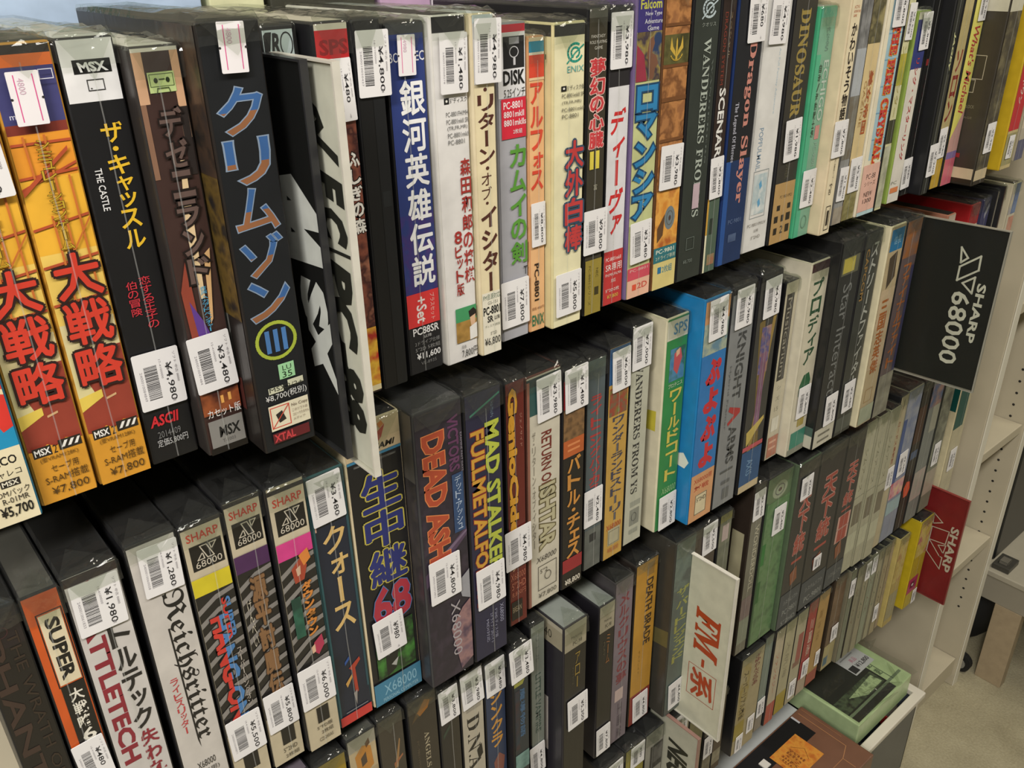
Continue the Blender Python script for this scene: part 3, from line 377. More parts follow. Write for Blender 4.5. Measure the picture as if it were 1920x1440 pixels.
 (1,0.6572,0.6947,0.0019,1.217,1.4736,0.19,'black to navy box with pink serif lettering, tag ¥680, on the top shelf','1d1e22','1c3060','070708',1,[('R',0,0.6147,1,1,'1e3054'),('R',0,0.6147,0.2,1,'264c8a'),('S',0.12,0.4135,0.3,0.6185,'a8a8b4','𝐓𝐡𝐞 𝐋𝐞𝐠𝐞𝐧𝐝 𝐎𝐟 𝐇𝐞𝐫𝐨𝐞𝐬',{}),('S',0.46,0.2103,0.82,0.7767,'b87c70','𝐃𝐫𝐚𝐠𝐨𝐧 𝐒𝐥𝐚𝐲𝐞𝐫',{'b':0.02}),('H',0.3,0.8324,0.85,0.8485,'5a6a8a','PC-9801',{}),('R',0.35,0.889,0.7,0.9197,'@4a5a78,2a3a5c')],[('T',0.68,0.1458,'¥680',0.025,0.04,0)],[]),
 (1,0.7054,0.7448,0.0087,1.217,1.4738,0.19,'plain light grey box with a small framed emblem near its foot, tag ¥4,980','cfcdc8','c4c2bc','070708',1,[('S',0.66,0.2582,0.76,0.4857,'a0b4c0','An Full Fantasy Adventure',{}),('S',0.2,0.5292,0.38,0.6849,'7a8ea0','POPFULMAIL',{'b':0.01}),('I',0.16,0.6888,0.8,0.8684,'8a9090','frame',{}),('R',0.2,0.7008,0.76,0.8558,'@b8c0c0,a0b0b4,ccd0cc'),('P',[(0.42,0.739),(0.5,0.7249),(0.56,0.7491),(0.48,0.7612)],'5a94b8'),('P',[(0.42,0.8062),(0.5,0.7939),(0.56,0.8185),(0.48,0.8309)],'5a94b8'),('H',0.1,0.8893,0.9,0.902,'8a8680','PC-9801VM/UV',{}),('H',0.4,0.9146,0.6,0.9274,'8a8680','以降',{}),('H',0.3,0.9401,0.7,0.9529,'8a8680','5″2HD',{})],[('T',0.5,0.1626,'¥4,980',0.026,0.042,0)],[]),
 (1,0.746,0.7826,0.0064,1.217,1.4753,0.19,'dark box with dull gold sideways capitals and a tan foot, tag ¥1,980','33302a','17171a','070708',1,[('S',0.28,0.1397,0.74,0.5161,'8f7c40','𝐃𝐈𝐍𝐎𝐒𝐀𝐔𝐑',{'b':0.03}),('S',0.4,0.6737,0.6,0.7448,'54503f','POWER',{}),('R',0,0.7592,1,1,'a88858'),('H',0.3,0.809,0.9,0.8215,'4a3c28','PC-9801VM21',{}),('R',0.2,0.8467,0.36,0.8679,'2a241c'),('R',0.72,0.8467,0.88,0.8679,'2a241c'),('R',0.12,0.8891,0.3,0.9148,'2a241c'),('R',0.46,0.8891,0.58,0.9148,'2a241c'),('R',0.7,0.8849,0.9,0.9148,'2a241c'),('R',0.14,0.9363,0.3,0.9623,'2a241c'),('H',0.46,0.932,0.6,0.9623,'2a241c','2',{}),('R',0.72,0.932,0.9,0.9623,'2a241c')],[('T',0.52,0.5984,'¥1,980',0.026,0.04,2)],[]),
 (1,0.7838,0.8113,0.003,1.217,1.4389,0.19,'sea-green box with faded grey lettering, tag ¥2,480 near its foot','6f9c84','3f9a70','a8b4a8',1,[('R',0,0,1,0.0394,'5aa890'),('R',0,0.1874,0.3,1,'4aa07c'),('V',0.5,0.077,0.72,0.1767,'5c7c70','内なる5',{}),('V',0.28,0.2263,0.46,0.542,'24402f','自动/海豹戦士編',{'b':0.03}),('S',0.56,0.2133,0.9,0.4724,'a8b8ac','ECHIGO',{'b':0.03}),('R',0.55,0.4908,0.85,0.5514,'b8807c'),('S',0.6,0.5655,0.8,0.6702,'8aa89a','PC-9801',{}),('I',0.4,0.9002,0.8,0.964,'5a806c','ring',{})],[('T',0.538,0.7699,'¥2,480',0.0231,0.038,1)],[]),
 (1,0.8125,0.831,-0.0101,1.217,1.4765,0.19,'cream box with black brush hiragana down its spine, tag ¥7,800','dcc8a8','cdbb9c','070708',1,[('H',0.25,0.1431,0.8,0.1537,'b05a34','ACTIVE',{}),('H',0.25,0.159,0.95,0.1679,'b05a34','ADVENTURE',{}),('H',0.25,0.1732,0.6,0.1822,'b05a34','GAME',{}),('V',0.3,0.2001,0.86,0.5508,'241c16','かわいそう物語',{'b':0.04}),('S',0.5,0.694,0.66,0.8046,'3a2e24','PC-9800シリーズ',{}),('S',0.3,0.794,0.55,0.8386,'3a2e24','5″2D',{'b':0.02}),('I',0.3,0.8859,0.78,0.9822,'2a241c','frame',{}),('R',0.45,0.9032,0.65,0.9646,'2a241c')],[('T',0.56,0.6193,'¥7,800',0.024,0.036,2)],[]),
 (1,0.8519,0.8717,0.001,1.217,1.4766,0.19,'thin smoky grey box right of the cream box with black hiragana, tag ¥1,800','8a8a88','6a6a68','070708',1,[('R',0,0,1,0.3062,'@5a5a5a,8a8a8a'),('R',0,0.3062,1,0.4825,'a0a4a8'),('R',0,0.4825,1,0.731,'@6a6254,7a7a74'),('R',0,0.9284,1,1,'@7a7064,a09888')],[('T',0.5,0.8285,'¥1,800',0.016,0.036,0)],[]),
 (1,0.8729,0.8987,0.0022,1.217,1.4771,0.19,'tan box with a dark picture head and red-brown letters, tag ¥5,800','c8b284','17171a','070708',1,[('R',0,0,1,0.1442,'c8b284'),('R',0,0.135,1,0.2958,'@6a6448,4a4632,8a8058'),('S',0.22,0.4336,0.42,0.6143,'9a7848','GAZINE',{}),('S',0.48,0.3977,0.85,0.6438,'a0522c','美女帝国',{'b':0.04}),('R',0,0.8838,1,1,'@8a8258,6e6840,9a9268')],[('T',0.528,0.8067,'¥5,800',0.0219,0.037,2)],[]),
 (1,0.8999,0.9365,0.0002,1.217,1.4779,0.19,'cream and light blue box with red-orange lettering and a pink foot, tag ¥8,800','e4d4b8','e0d0b4','070708',1,[('R',0.22,0,1,0.7658,'98b4be'),('R',0.22,0.2679,1,0.2718,'6c98b4'),('R',0.22,0.3665,1,0.3705,'6c98b4'),('R',0.22,0.4677,1,0.4718,'6c98b4'),('R',0.22,0.5717,1,0.5759,'6c98b4'),('R',0.22,0.6784,1,0.6827,'6c98b4'),('S',0.42,0.233,0.86,0.7836,'b83428','𝐓𝐇𝐄 𝐅𝐈𝐑𝐄 𝐂𝐑𝐘𝐒𝐓𝐀𝐋',{'o':'d89a3c','b':0.05,'ow':0.08}),('R',0,0.7836,1,0.9838,'d8a898'),('H',0.25,0.8237,0.8,0.8462,'3a2420','PC-88',{}),('H',0.2,0.8552,0.85,0.8756,'3a2420','シリーズ',{}),('H',0.25,0.9007,0.75,0.9213,'3a2420','NEW',{}),('H',0.25,0.9305,0.75,0.949,'3a2420','1300',{}),('R',0,0.9838,1,1,'a8c0c4')],[('T',0.6,0.1725,'¥8,800',0.025,0.04,0)],[]),
 (1,0.9377,0.9528,-0.0007,1.217,1.4787,0.19,'thin yellow and white box right of the light blue lettered box, tag ¥4,600','c4c096','17171a','070708',1,[('S',0.2,0.277,0.8,0.6067,'8a7a28','ゾンビハンター',{}),('R',0,0.3569,1,0.4798,'@b8a838,90903c'),('R',0,0.6174,1,0.7155,'3a3a28'),('R',0,0.7266,1,0.9892,'@b8b8a0,8a8a74')],[('T',0.6,0.2381,'¥4,600',0.014,0.036,0)],[]),
 (1,0.9741,1.001,0.0046,1.217,1.4245,0.19,'white box with a blue head, olive green side and sideways red katakana','cfc8bc','8aa04a','c8c8b8',1,[('R',0,0,1,0.0374,'c8c4b0'),('R',0,0.0374,1,0.2817,'2c3470'),('P',[(0,0.2817),(0,0.0374),(0.1,0.0374),(1,0.2077),(0,0.2871)],'2c3470'),('S',0.4,0.2287,0.72,0.7672,'a83838','リング・マスターリング',{'b':0.03}),('H',0.1,0.8794,0.6,0.8974,'8a8a7c','PC',{}),('R',0.1,0.9154,0.8,0.9455,'c87848')],[('T',0.7,0.1004,'¥5,800',0.02,0.038,2)],[]),
 (1,1.0183,1.0378,0.0113,1.217,1.4782,0.19,'black box with tiny dark red lettering, second left of the tan box with red katakana','141414','17171a','070708',1,[('S',0.4,0.396,0.62,0.7441,'4a2428','ザ・ブラックオニキス',{}),('R',0.2,0.4068,0.5,0.4329,'7a2828')],[('T',0.2,0.8952,'¥980',0.02,0.036,3)],[]),
 (1,1.039,1.0556,-0.0032,1.217,1.4791,0.19,'black box with pale yellow slanted capitals, left of the tan box with red katakana','23241f','17171a','070708',1,[('S',0.45,0.3047,0.8,0.4633,'c8c890','JAGEY',{'b':0.05,'k':0.2}),('R',0.5,0.4764,0.95,0.8422,'3a3a30')],[('T',0.75,0.8447,'¥3,200',0.021,0.038,3)],[]),
 (1,1.0705,1.0934,0.0022,1.217,1.4794,0.19,'tan box with dull red katakana, left of the yellow box with red script','a89a6c','17171a','070708',1,[('V',0.2,0.3807,0.85,0.7031,'7a2a20','ソロン',{'b':0.05}),('R',0,0.8663,1,1,'b09030')],[('T',0.4,0.7875,'¥2,980',0.018,0.036,3)],[]),
 (1,1.0946,1.1227,0.0006,1.217,1.4799,0.19,'yellow box with red handwriting and a pink foot on the top shelf','d8cc68','17171a','070708',1,[('S',0.3,0.2975,0.85,0.6758,'a83c34',"What's Michael",{'b':0.03,'k':0.3}),('P',[(0,0.7884),(1,0.6522),(1,0.8569),(0,0.8816)],'b89088'),('R',0,0.8446,1,0.8816,'7a6a98'),('R',0,0.8766,1,1,'c06070')],[('T',0.651,0.2064,'¥4,980',0.0172,0.038,2)],[]),
 (1,1.1239,1.1584,-0.0255,1.217,1.482,0.19,'thick dark brown box with two faint square outlines on its side','3c362c','342f26','070708',1,[('R',0,0,1,0.2465,'b8b4a0'),('R',0,0.2465,1,0.9359,'@3c362c,4a4434,6a6248'),('R',0,0.9309,1,0.9808,'b8a888'),('R',0,0.9808,1,1,'2c2418')],[('T',0.55,0.7852,'¥3,980',0.022,0.036,3)],[('R',0,0,1,0.244,'b8b4a0'),('I',0.25,0.4276,0.75,0.5281,'a8a08c','frame',{}),('I',0.2,0.5326,0.6,0.5872,'a8a08c','frame',{}),('H',0.3,0.6425,0.7,0.6565,'7a7460','LOW BLOCK',{}),('H',0.3,0.6939,0.7,0.7033,'6a6450','4 STAGE',{}),('R',0.3,0.8613,0.6,0.8809,'8a2420'),('R',0,0.9252,1,0.9749,'b8a888'),('R',0,0.9749,1,0.995,'2c2418')]),
 (1,1.2281,1.2605,-0.0135,1.217,1.4611,0.19,'red-spined box with a yellow side, second from the right end of the top shelf','b8a878','c0a020','070708',1,[('R',0,0.2819,1,0.7958,'b42c30'),('S',0.3,0.3449,0.62,0.659,'d8c8b8','バスケットワン',{'b':0.03}),('R',0,0.8097,1,0.9793,'@a09868,8a845c')],[('T',0.5,0.8797,'¥1,480',0.016,0.03,0)],[]),
 (1,1.2968,1.3236,-0.003,1.217,1.3529,0.19,'pale grey box at the right end of the top shelf','a8a090','a09884','070708',1,[('R',0,0.478,1,0.6832,'@b0a088,c8beac'),('R',0,0.798,1,1,'5a5a70')],[],[]),
 (2,0.0056,0.0307,0,0.935,1.1701,0.19,'black box with dark brown lettering at the left end of the second shelf','1c1917','17171a','070708',1,[('R',0,0,1,0.1161,'211b1c'),('R',0.1,0.0402,0.9,0.0435,'33282a'),('I',0.35,0.0502,0.7,0.0837,'3a2426','ring',{}),('S',0.06,0.082,0.5,0.985,'382a24','PHANTASIE III',{'b':0.03}),('S',0.62,0.0736,0.88,0.985,'30261f','THE WRATH OF NIKADEMUS',{})],[],[]),
 (2,0.0319,0.0534,0,0.935,1.1695,0.19,'orange box with large black-on-cream capitals, tag ¥480, on the second shelf','b8501f','17171a','4a4844',1,[('I',0.24,0.0592,0.96,0.3027,'1c1a18','frame',{}),('R',0.28,0.0643,0.92,0.297,'cdbfa2'),('S',0.4,0.0797,0.82,0.2839,'1a1816','SUPER',{'b':0.06}),('R',0.26,0.3027,0.96,0.6185,'1a1816'),('V',0.42,0.3178,0.84,0.61,'d8d0c0','大戦略68K',{'b':0.03})],[('T',0.5,0.5808,'¥480',0.0191,0.036,2)],[]),
 (2,0.0546,0.0872,0,0.935,1.1719,0.19,'light grey box with dark red sideways capitals and black katakana, tag ¥1,980','b8b4b0','17171a','070708',1,[('R',0,0.0012,1,0.028,'2a1c1c'),('P',[(0.3,0.0331),(0.45,0.028),(0.42,0.0517),(0.3,0.0551)],'8a2a34'),('S',0.1,0.093,0.46,0.6698,'7e2430','BATTLETECH',{'b':0.06}),('V',0.5,0.1104,0.92,0.5721,'201e1e','バトルテック',{'b':0.05}),('V',0.55,0.5763,0.9,0.9469,'7e2430','失われた聖杯',{'b':0.05})],[('T',0.5,0.1121,'¥1,980',0.028,0.038,-1)],[]),
 (2,0.0918,0.1234,0,0.935,1.1762,0.19,'light grey box with black gothic lettering, tag ¥1,280 at its head','b8b3ad','17171a','070708',1,[('R',0,0,1,0.0081,'1c1a1a'),('S',0.36,0.1811,0.92,0.7281,'1c1a1a','𝕽𝖊𝖎𝖈𝖍𝖘𝖗𝖎𝖙𝖙𝖊𝖗',{'b':0.0}),('P',[(0.42,0.2964),(0.46,0.2964),(0.5,0.7546),(0.46,0.7215)],'1c1a1a'),('V',0.18,0.4645,0.36,0.6802,'b0383c','ライヒスリッター',{'b':0.02}),('H',0.3,0.8082,0.75,0.8354,'2c2a28','X68000',{}),('H',0.35,0.8446,0.8,0.8675,'4c4a48','(専用)',{})],[('T',0.575,0.1001,'¥1,280',0.0244,0.037,-1)],[]),
 (2,0.1246,0.1529,0,0.935,1.174,0.19,'striped box with a yellow band and red and blue sideways lettering, tag ¥5,500','b0a58c','17171a','070708',1,[('R',0,0,1,0.0119,'201c1a'),('R',0,0.0119,1,0.1741,'b5aa92'),('H',0.1,0.0275,0.92,0.0537,'b83c2c','SHARP',{'b':0.03}),('R',0.12,0.0678,0.94,0.1503,'1a1816'),('I',0.28,0.0749,0.8,0.1177,'b8b0a0','x68',{}),('H',0.2,0.1213,0.88,0.1431,'b8b0a0','68000',{}),('R',0,0.1741,1,0.2337,'c4b428'),('R',0,0.2337,1,0.7716,'211f1d'),('P',[(0,0.2792),(0.5,0.2469),(1,0.2374),(1,0.2525),(0.5,0.2639),(0,0.2984)],'7a7672'),('P',[(0,0.3255),(0.5,0.2926),(1,0.283),(1,0.2984),(0.5,0.31),(0,0.345)],'7a7672'),('P',[(0,0.3726),(0.5,0.3392),(1,0.3294),(1,0.345),(0.5,0.3568),(0,0.3925)],'7a7672'),('P',[(0,0.4205),(0.5,0.3865),(1,0.3766),(1,0.3925),(0.5,0.4044),(0,0.4407)],'7a7672'),('P',[(0,0.4693),(0.5,0.4346),(1,0.4245),(1,0.4407),(0.5,0.4529),(0,0.4898)],'7a7672'),('P',[(0,0.5189),(0.5,0.4837),(1,0.4734),(1,0.4898),(0.5,0.5023),(0,0.5398)],'7a7672'),('P',[(0,0.5694),(0.5,0.5335),(1,0.5231),(1,0.5398),(0.5,0.5525),(0,0.5907)],'7a7672'),('P',[(0,0.6208),(0.5,0.5843),(1,0.5736),(1,0.5907),(0.5,0.6036),(0,0.6425)],'7a7672'),('P',[(0,0.6732),(0.5,0.636),(1,0.6251),(1,0.6425),(0.5,0.6556),(0,0.6952)],'7a7672'),('P',[(0,0.7265),(0.5,0.6886),(1,0.6776),(1,0.6952),(0.5,0.7086),(0,0.749)],'7a7672'),('R',0,0.7716,1,1,'b0a58c'),('S',0.22,0.3197,0.72,0.7265,'4474a8','HANG-ON',{'two':'b8342c','cut':0.5,'b':0.08,'o':'1a1a1c','ow':0.06}),('S',0.6,0.2658,0.84,0.4185,'4474a8','SUPER',{'two':'b8342c','b':0.05}),('V',0.74,0.459,0.88,0.693,'a8a098','スーパーハングオン',{}),('R',0.28,0.8759,0.72,0.9426,'1c1a18')],[('T',0.5,0.7881,'¥5,500',0.0259,0.038,1)],[]),
 (2,0.1541,0.1808,0,0.935,1.1786,0.19,'striped box with a purple band, second of the three striped boxes, tag ¥5,800','b0a58c','17171a','070708',1,[('R',0,0.0009,1,0.0146,'201c1a'),('R',0,0.0146,1,0.1757,'b5aa92'),('H',0.1,0.0301,0.92,0.0561,'b83c2c','SHARP',{'b':0.03}),('R',0.12,0.0701,0.94,0.152,'1a1816'),('I',0.28,0.0772,0.8,0.1197,'b8b0a0','x68',{}),('H',0.2,0.1233,0.88,0.1448,'b8b0a0','68000',{}),('R',0,0.1757,1,0.2347,'46264e'),('R',0,0.2347,1,0.7944,'211f1d'),('P',[(0,0.2798),(0.5,0.2478),(1,0.2384),(1,0.2534),(0.5,0.2647),(0,0.2988)],'7a7672'),('P',[(0,0.3257),(0.5,0.2931),(1,0.2836),(1,0.2988),(0.5,0.3103),(0,0.3451)],'7a7672'),('P',[(0,0.3724),(0.5,0.3392),(1,0.3296),(1,0.3451),(0.5,0.3567),(0,0.3921)],'7a7672'),('P',[(0,0.4198),(0.5,0.3861),(1,0.3763),(1,0.3921),(0.5,0.4039),(0,0.4399)],'7a7672'),('P',[(0,0.4681),(0.5,0.4338),(1,0.4238),(1,0.4399),(0.5,0.4519),(0,0.4885)],'7a7672'),('P',[(0,0.5173),(0.5,0.4824),(1,0.4722),(1,0.4885),(0.5,0.5008),(0,0.538)],'7a7672'),('P',[(0,0.5673),(0.5,0.5318),(1,0.5214),(1,0.538),(0.5,0.5505),(0,0.5884)],'7a7672'),('P',[(0,0.6181),(0.5,0.582),(1,0.5715),(1,0.5884),(0.5,0.6011),(0,0.6396)],'7a7672'),('P',[(0,0.6699),(0.5,0.6332),(1,0.6224),(1,0.6396),(0.5,0.6526),(0,0.6918)],'7a7672'),('P',[(0,0.7227),(0.5,0.6852),(1,0.6743),(1,0.6918),(0.5,0.705),(0,0.7449)],'7a7672'),('R',0,0.7944,1,1,'b0a58c'),('V',0.3,0.2572,0.74,0.716,'7a5a3c','源平討魔伝',{'b':0.08,'o':'3a2a20','ow':0.07}),('V',0.1,0.3238,0.24,0.5029,'b0a898','げんぺい',{}),('R',0.36,0.8564,0.8,0.9268,'1c1a18'),('H',0.34,0.9386,0.8,0.9578,'4a443a','5″2HD',{}),('H',0.38,0.9674,0.84,0.9842,'4a443a','2枚組',{})],[('T',0.494,0.7701,'¥5,800',0.024,0.038,1)],[]),
 (2,0.182,0.2107,-0.005,0.935,1.1799,0.19,'striped box with a pink band, rightmost of the three striped boxes, tag ¥6,000','b0a58c','17171a','070708',1,[('R',0,0.0091,1,0.023,'201c1a'),('R',0,0.023,1,0.1857,'b5aa92'),('H',0.1,0.0386,0.92,0.065,'b83c2c','SHARP',{'b':0.03}),('R',0.12,0.0791,0.94,0.1619,'1a1816'),('I',0.28,0.0862,0.8,0.1292,'b8b0a0','x68',{}),('H',0.2,0.1328,0.88,0.1546,'b8b0a0','68000',{}),('R',0,0.1857,1,0.2454,'c03a7c'),('R',0,0.2454,1,0.783,'211f1d'),('P',[(0,0.2909),(0.5,0.2586),(1,0.2491),(1,0.2643),(0.5,0.2757),(0,0.3102)],'7a7672'),('P',[(0,0.3373),(0.5,0.3044),(1,0.2948),(1,0.3102),(0.5,0.3218),(0,0.3568)],'7a7672'),('P',[(0,0.3844),(0.5,0.351),(1,0.3412),(1,0.3568),(0.5,0.3686),(0,0.4043)],'7a7672'),('P',[(0,0.4324),(0.5,0.3983),(1,0.3884),(1,0.4043),(0.5,0.4163),(0,0.4526)],'7a7672'),('P',[(0,0.4811),(0.5,0.4465),(1,0.4364),(1,0.4526),(0.5,0.4648),(0,0.5017)],'7a7672'),('P',[(0,0.5307),(0.5,0.4955),(1,0.4852),(1,0.5017),(0.5,0.5141),(0,0.5516)],'7a7672'),('P',[(0,0.5812),(0.5,0.5453),(1,0.5349),(1,0.5516),(0.5,0.5642),(0,0.6024)],'7a7672'),('P',[(0,0.6325),(0.5,0.596),(1,0.5854),(1,0.6024),(0.5,0.6153),(0,0.6542)],'7a7672'),('P',[(0,0.6848),(0.5,0.6476),(1,0.6368),(1,0.6542),(0.5,0.6672),(0,0.7068)],'7a7672'),('P',[(0,0.7379),(0.5,0.7002),(1,0.6891),(1,0.7068),(0.5,0.7201),(0,0.7604)],'7a7672'),('R',0,0.783,1,1,'b0a58c'),('P',[(0.3,0.2833),(0.6,0.2529),(0.75,0.2871),(0.62,0.3334),(0.35,0.3373)],'98402c'),('P',[(0.55,0.2454),(0.82,0.2303),(0.88,0.2681),(0.66,0.2871)],'c87a38'),('P',[(0.42,0.2871),(0.56,0.2795),(0.54,0.3102),(0.44,0.314)],'c8a488'),('V',0.5,0.3412,0.8,0.5474,'c07a38','ダウンタウン',{'b':0.07,'o':'8a5a28','ow':0.05}),('R',0.14,0.3844,0.42,0.5349,'@1e4a3c,2a5a48,1a3a30'),('P',[(0.6,0.5769),(0.86,0.5558),(0.9,0.5982),(0.7,0.6282),(0.58,0.611)],'a0304c'),('P',[(0.5,0.5897),(0.62,0.5812),(0.62,0.611),(0.52,0.6153)],'c8a488'),('R',0.34,0.8333,0.72,0.8987,'1c1a18'),('H',0.28,0.9081,0.78,0.9247,'3a342c','5″FD版',{}),('H',0.4,0.9318,0.78,0.9486,'3a342c','2枚組',{}),('H',0.3,0.9606,0.75,0.975,'4a443a','CZ-245AS',{})],[('T',0.475,0.7319,'¥6,000',0.0277,0.04,1)],[]),
 (2,0.2119,0.2429,-0.0012,0.935,1.1728,0.19,'navy box with cream katakana and a red band at its foot, tag ¥3,480','1c2230','2c5a62','15120f',1,[('R',0,0,1,0.0378,'22140f'),('R',0,0.0378,0.1,0.1902,'c8a08c'),('R',0,0,0.06,0.9788,'2e5c64'),('R',0.94,0,1,0.8795,'28464e'),('V',0.22,0.1843,0.86,0.5985,'c4a468','クォース',{'b':0.03}),('P',[(0.35,0.7312),(0.5,0.7126),(0.5,0.7265),(0.35,0.7453)],'2c4c88'),('P',[(0.45,0.7641),(0.8,0.7359),(0.82,0.75),(0.64,0.7736),(0.66,0.8795),(0.56,0.8844),(0.54,0.7783)],'983828'),('P',[(0.3,0.8213),(0.52,0.7926),(0.52,0.8069),(0.34,0.8406)],'b08848'),('P',[(0.5,0.8795),(0.62,0.8697),(0.56,0.9338)],'8a8480'),('R',0.2,0.9462,0.9,0.9512,'6a6a70'),('R',0,0.9587,1,1,'b03430')],[('T',0.463,0.0861,'¥3,480',0.0263,0.04,1)],[('R',0,0,1,1,'2c5a62')]),
 (2,0.2441,0.2918,-0.0015,0.935,1.199,0.19,'black box with a cream head, navy yellow-edged kanji and a red numeral, tag ¥980','17171a','c8b898','070708',1,[('R',0,0,1,0.1018,'c4b08e'),('P',[(0.42,0.0217),(0.56,0),(0.6,0.025),(0.5,0.0448)],'c06028'),('P',[(0.52,0.0481),(0.74,0.0217),(0.66,0.0581),(0.54,0.0782)],'a83428'),('P',[(0.6,0.0152),(0.68,0.0086),(0.72,0.0217),(0.64,0.0316)],'c87830'),('H',0.2,0.0748,0.9,0.0933,'1c1a18','KONAMI',{'b':0.05,'k':0.25}),('R',0,0.1018,1,0.1102,'3a7a9c'),('S',0.1,0.1187,0.9,0.1256,'8a8a86','KONAMI GAME COLLECTION',{}),('V',0.2,0.1565,0.9,0.5499,'232a66','生中継',{'o':'b0a44a','b':0.06,'ow':0.06}),('H',0.16,0.5539,0.94,0.6929,'9a2a3a','68',{'o':'4a6a98','b':0.05,'ow':0.03}),('R',0.12,0.7097,0.92,0.901,'@2c5a24,1c2c1c,3c7430'),('P',[(0.3,0.806),(0.6,0.7843),(0.5,0.8831),(0.3,0.901)],'1a1c1a'),('P',[(0.34,0.8081),(0.56,0.7908),(0.54,0.8038),(0.36,0.8212)],'8a908c'),('P',[(0.4,0.8608),(0.56,0.8432),(0.5,0.8742)],'9a9a96'),('R',0,0.91,1,1,'38708c'),('H',0.2,0.928,0.9,0.9691,'7aa4b8','X68000',{}),('H',0.16,0.9783,0.92,0.9921,'8ab0c0','PERSONAL COMPUTER',{})],[('T',0.42,0.7347,'¥980',0.028,0.038,2)],[]),
 (2,0.293,0.3371,-0.0161,0.935,1.199,0.19,'thick dark purple box with blocky orange capitals, tag ¥4,800, on the second shelf','2a2530','3a3a3c','3c3c3e',1,[('R',0,0,1,1,'@2a2530,241f2a,332b38'),('P',[(0,0.5486),(1,0.4396),(1,0.4689),(0,0.5995)],'4a3a50'),('P',[(0.2,0.5184),(1,0.4493),(1,0.4571),(0.2,0.5405)],'6a5a70'),('S',0.12,0.0769,0.6,0.5124,'a0442c','DEAD ASH',{'o':'c87848','b':0.06,'ow':0.05}),('S',0.68,0.043,0.92,0.2279,'5a3454','VICTORS',{'b':0.05}),('S',0.95,0.1078,0.99,0.2387,'8a8490','EXAMINE PAST DAYS',{}),('R',0.72,0.2387,0.97,0.4454,'2c4468'),('V',0.78,0.246,0.92,0.4376,'a8b4c4','デッド・アッシュ',{}),('P',[(0.5,0.8013),(0.8,0.7361),(1,0.7147),(1,0.9591),(0.7,0.987)],'@6a5460,8a6a6a,4a3a4c'),('S',0.52,0.6977,0.74,0.9178,'9a9498','X68000',{}),('P',[(0.72,0.6305),(1,0.5995),(1,0.7147),(0.8,0.6934)],'8a8a90')],[('T',0.42,0.5861,'¥4,800',0.03,0.042,1)],[('R',0,0,1,0.2206,'54524e'),('R',0,0.2206,1,1,'@2c2a2c,3a3638')]),
 (2,0.3383,0.3745,-0.0168,0.935,1.1978,0.19,'navy box with yellow-green and orange sideways lettering, tag ¥4,980, left of the maroon box','23233a','17171a','070708',1,[('P',[(0.12,0.0648),(0.98,0.0195),(0.98,0.0265),(0.12,0.0718)],'3c7a68'),('S',0.7,0.0438,0.8,0.0965,'7a90a0','ジャンル・アクションゲーム',{}),('S',0.52,0.1072,0.94,0.6624,'a4ac40','MAD STALKER',{'b':0.06,'o':'2a3a2c','ow':0.04}),('S',0.1,0.1214,0.5,0.7716,'b88a34','FULLMETALFORTH',{'b':0.05,'o':'7a2c28','ow':0.06}),('S',0.8,0.8074,0.92,0.8848,'8a8aa0','X68000',{}),('S',0.62,0.8164,0.72,0.9406,'8a8aa0','5″2HD ディスク版',{}),('S',0.48,0.8255,0.58,0.9547,'8a8aa0','2ドライブ・2Mバイト',{}),('S',0.34,0.8436,0.44,0.9406,'8a8aa0','MIDI対応',{})],[('T',0.52,0.7028,'¥4,980',0.03,0.042,1)],[]),
 (2,0.3893,0.4108,-0.0026,0.935,1.1858,0.19,'maroon box with yellow rounded sideways lettering, tag ¥4,980, right of the navy box','5c1f1a','17171a','070708',1,[('S',0.1,0.0212,0.62,0.6059,'c8902c','GenioCide',{'b':0.09,'o':'2a1414','ow':0.06}),('S',0.76,0.122,0.88,0.2507,'a87868','ジェノサイド',{}),('P',[(0.2,0.7175),(0.8,0.6892),(0.8,0.7269),(0.2,0.7555)],'b89878'),('H',0.05,0.765,0.95,0.7939,'a0604c','X68000',{}),('H',0.1,0.8036,0.95,0.8376,'a0604c','5″2HD',{'b':0.01}),('H',0.1,0.8474,0.95,0.872,'a0604c','8,800円',{}),('R',0.05,0.8919,0.72,0.9773,'1a1614'),('H',0.12,0.9168,0.66,0.9419,'8a7a60','BREAN',{})],[('T',0.5,0.652,'¥4,980',0.03,0.042,1)],[]),
 (2,0.4174,0.4577,0.0042,0.935,1.1785,0.19,'cream-grey box with a teal head and two ornate sideways words, tag ¥3,980','b8b2a2','5a3028','070708',1,[('R',0,0.0061,1,0.0387,'2a3a3a'),('R',0,0.0387,1,0.1511,'2c4e4c'),('R',0,0.0162,0.08,1,'8a5a4c'),('S',0.42,0.2326,0.74,0.4659,'6a2c24','RETURN OF',{'b':0.03}),('S',0.36,0.4566,0.86,0.7455,'a8a284','ISHTAR',{'o':'5a5034','b':0.05,'ow':0.08}),('V',0.14,0.2153,0.24,0.7255,'7a7468','ザ・リターン・オブ・イシター',{}),('H',0.24,0.7757,0.9,0.8011,'4a4640','X68000',{'k':0.2}),('I',0.3,0.8215,0.9,0.9358,'4a4640','frame',{}),('H',0.36,0.8369,0.6,0.8575,'4a4640','5″2',{}),('I',0.5,0.8575,0.72,0.8991,'4a4640','ring',{}),('H',0.3,0.9517,0.9,0.9782,'5a564c','¥7,800',{})],[('T',0.625,0.1005,'¥3,980',0.0278,0.042,1)],[]),
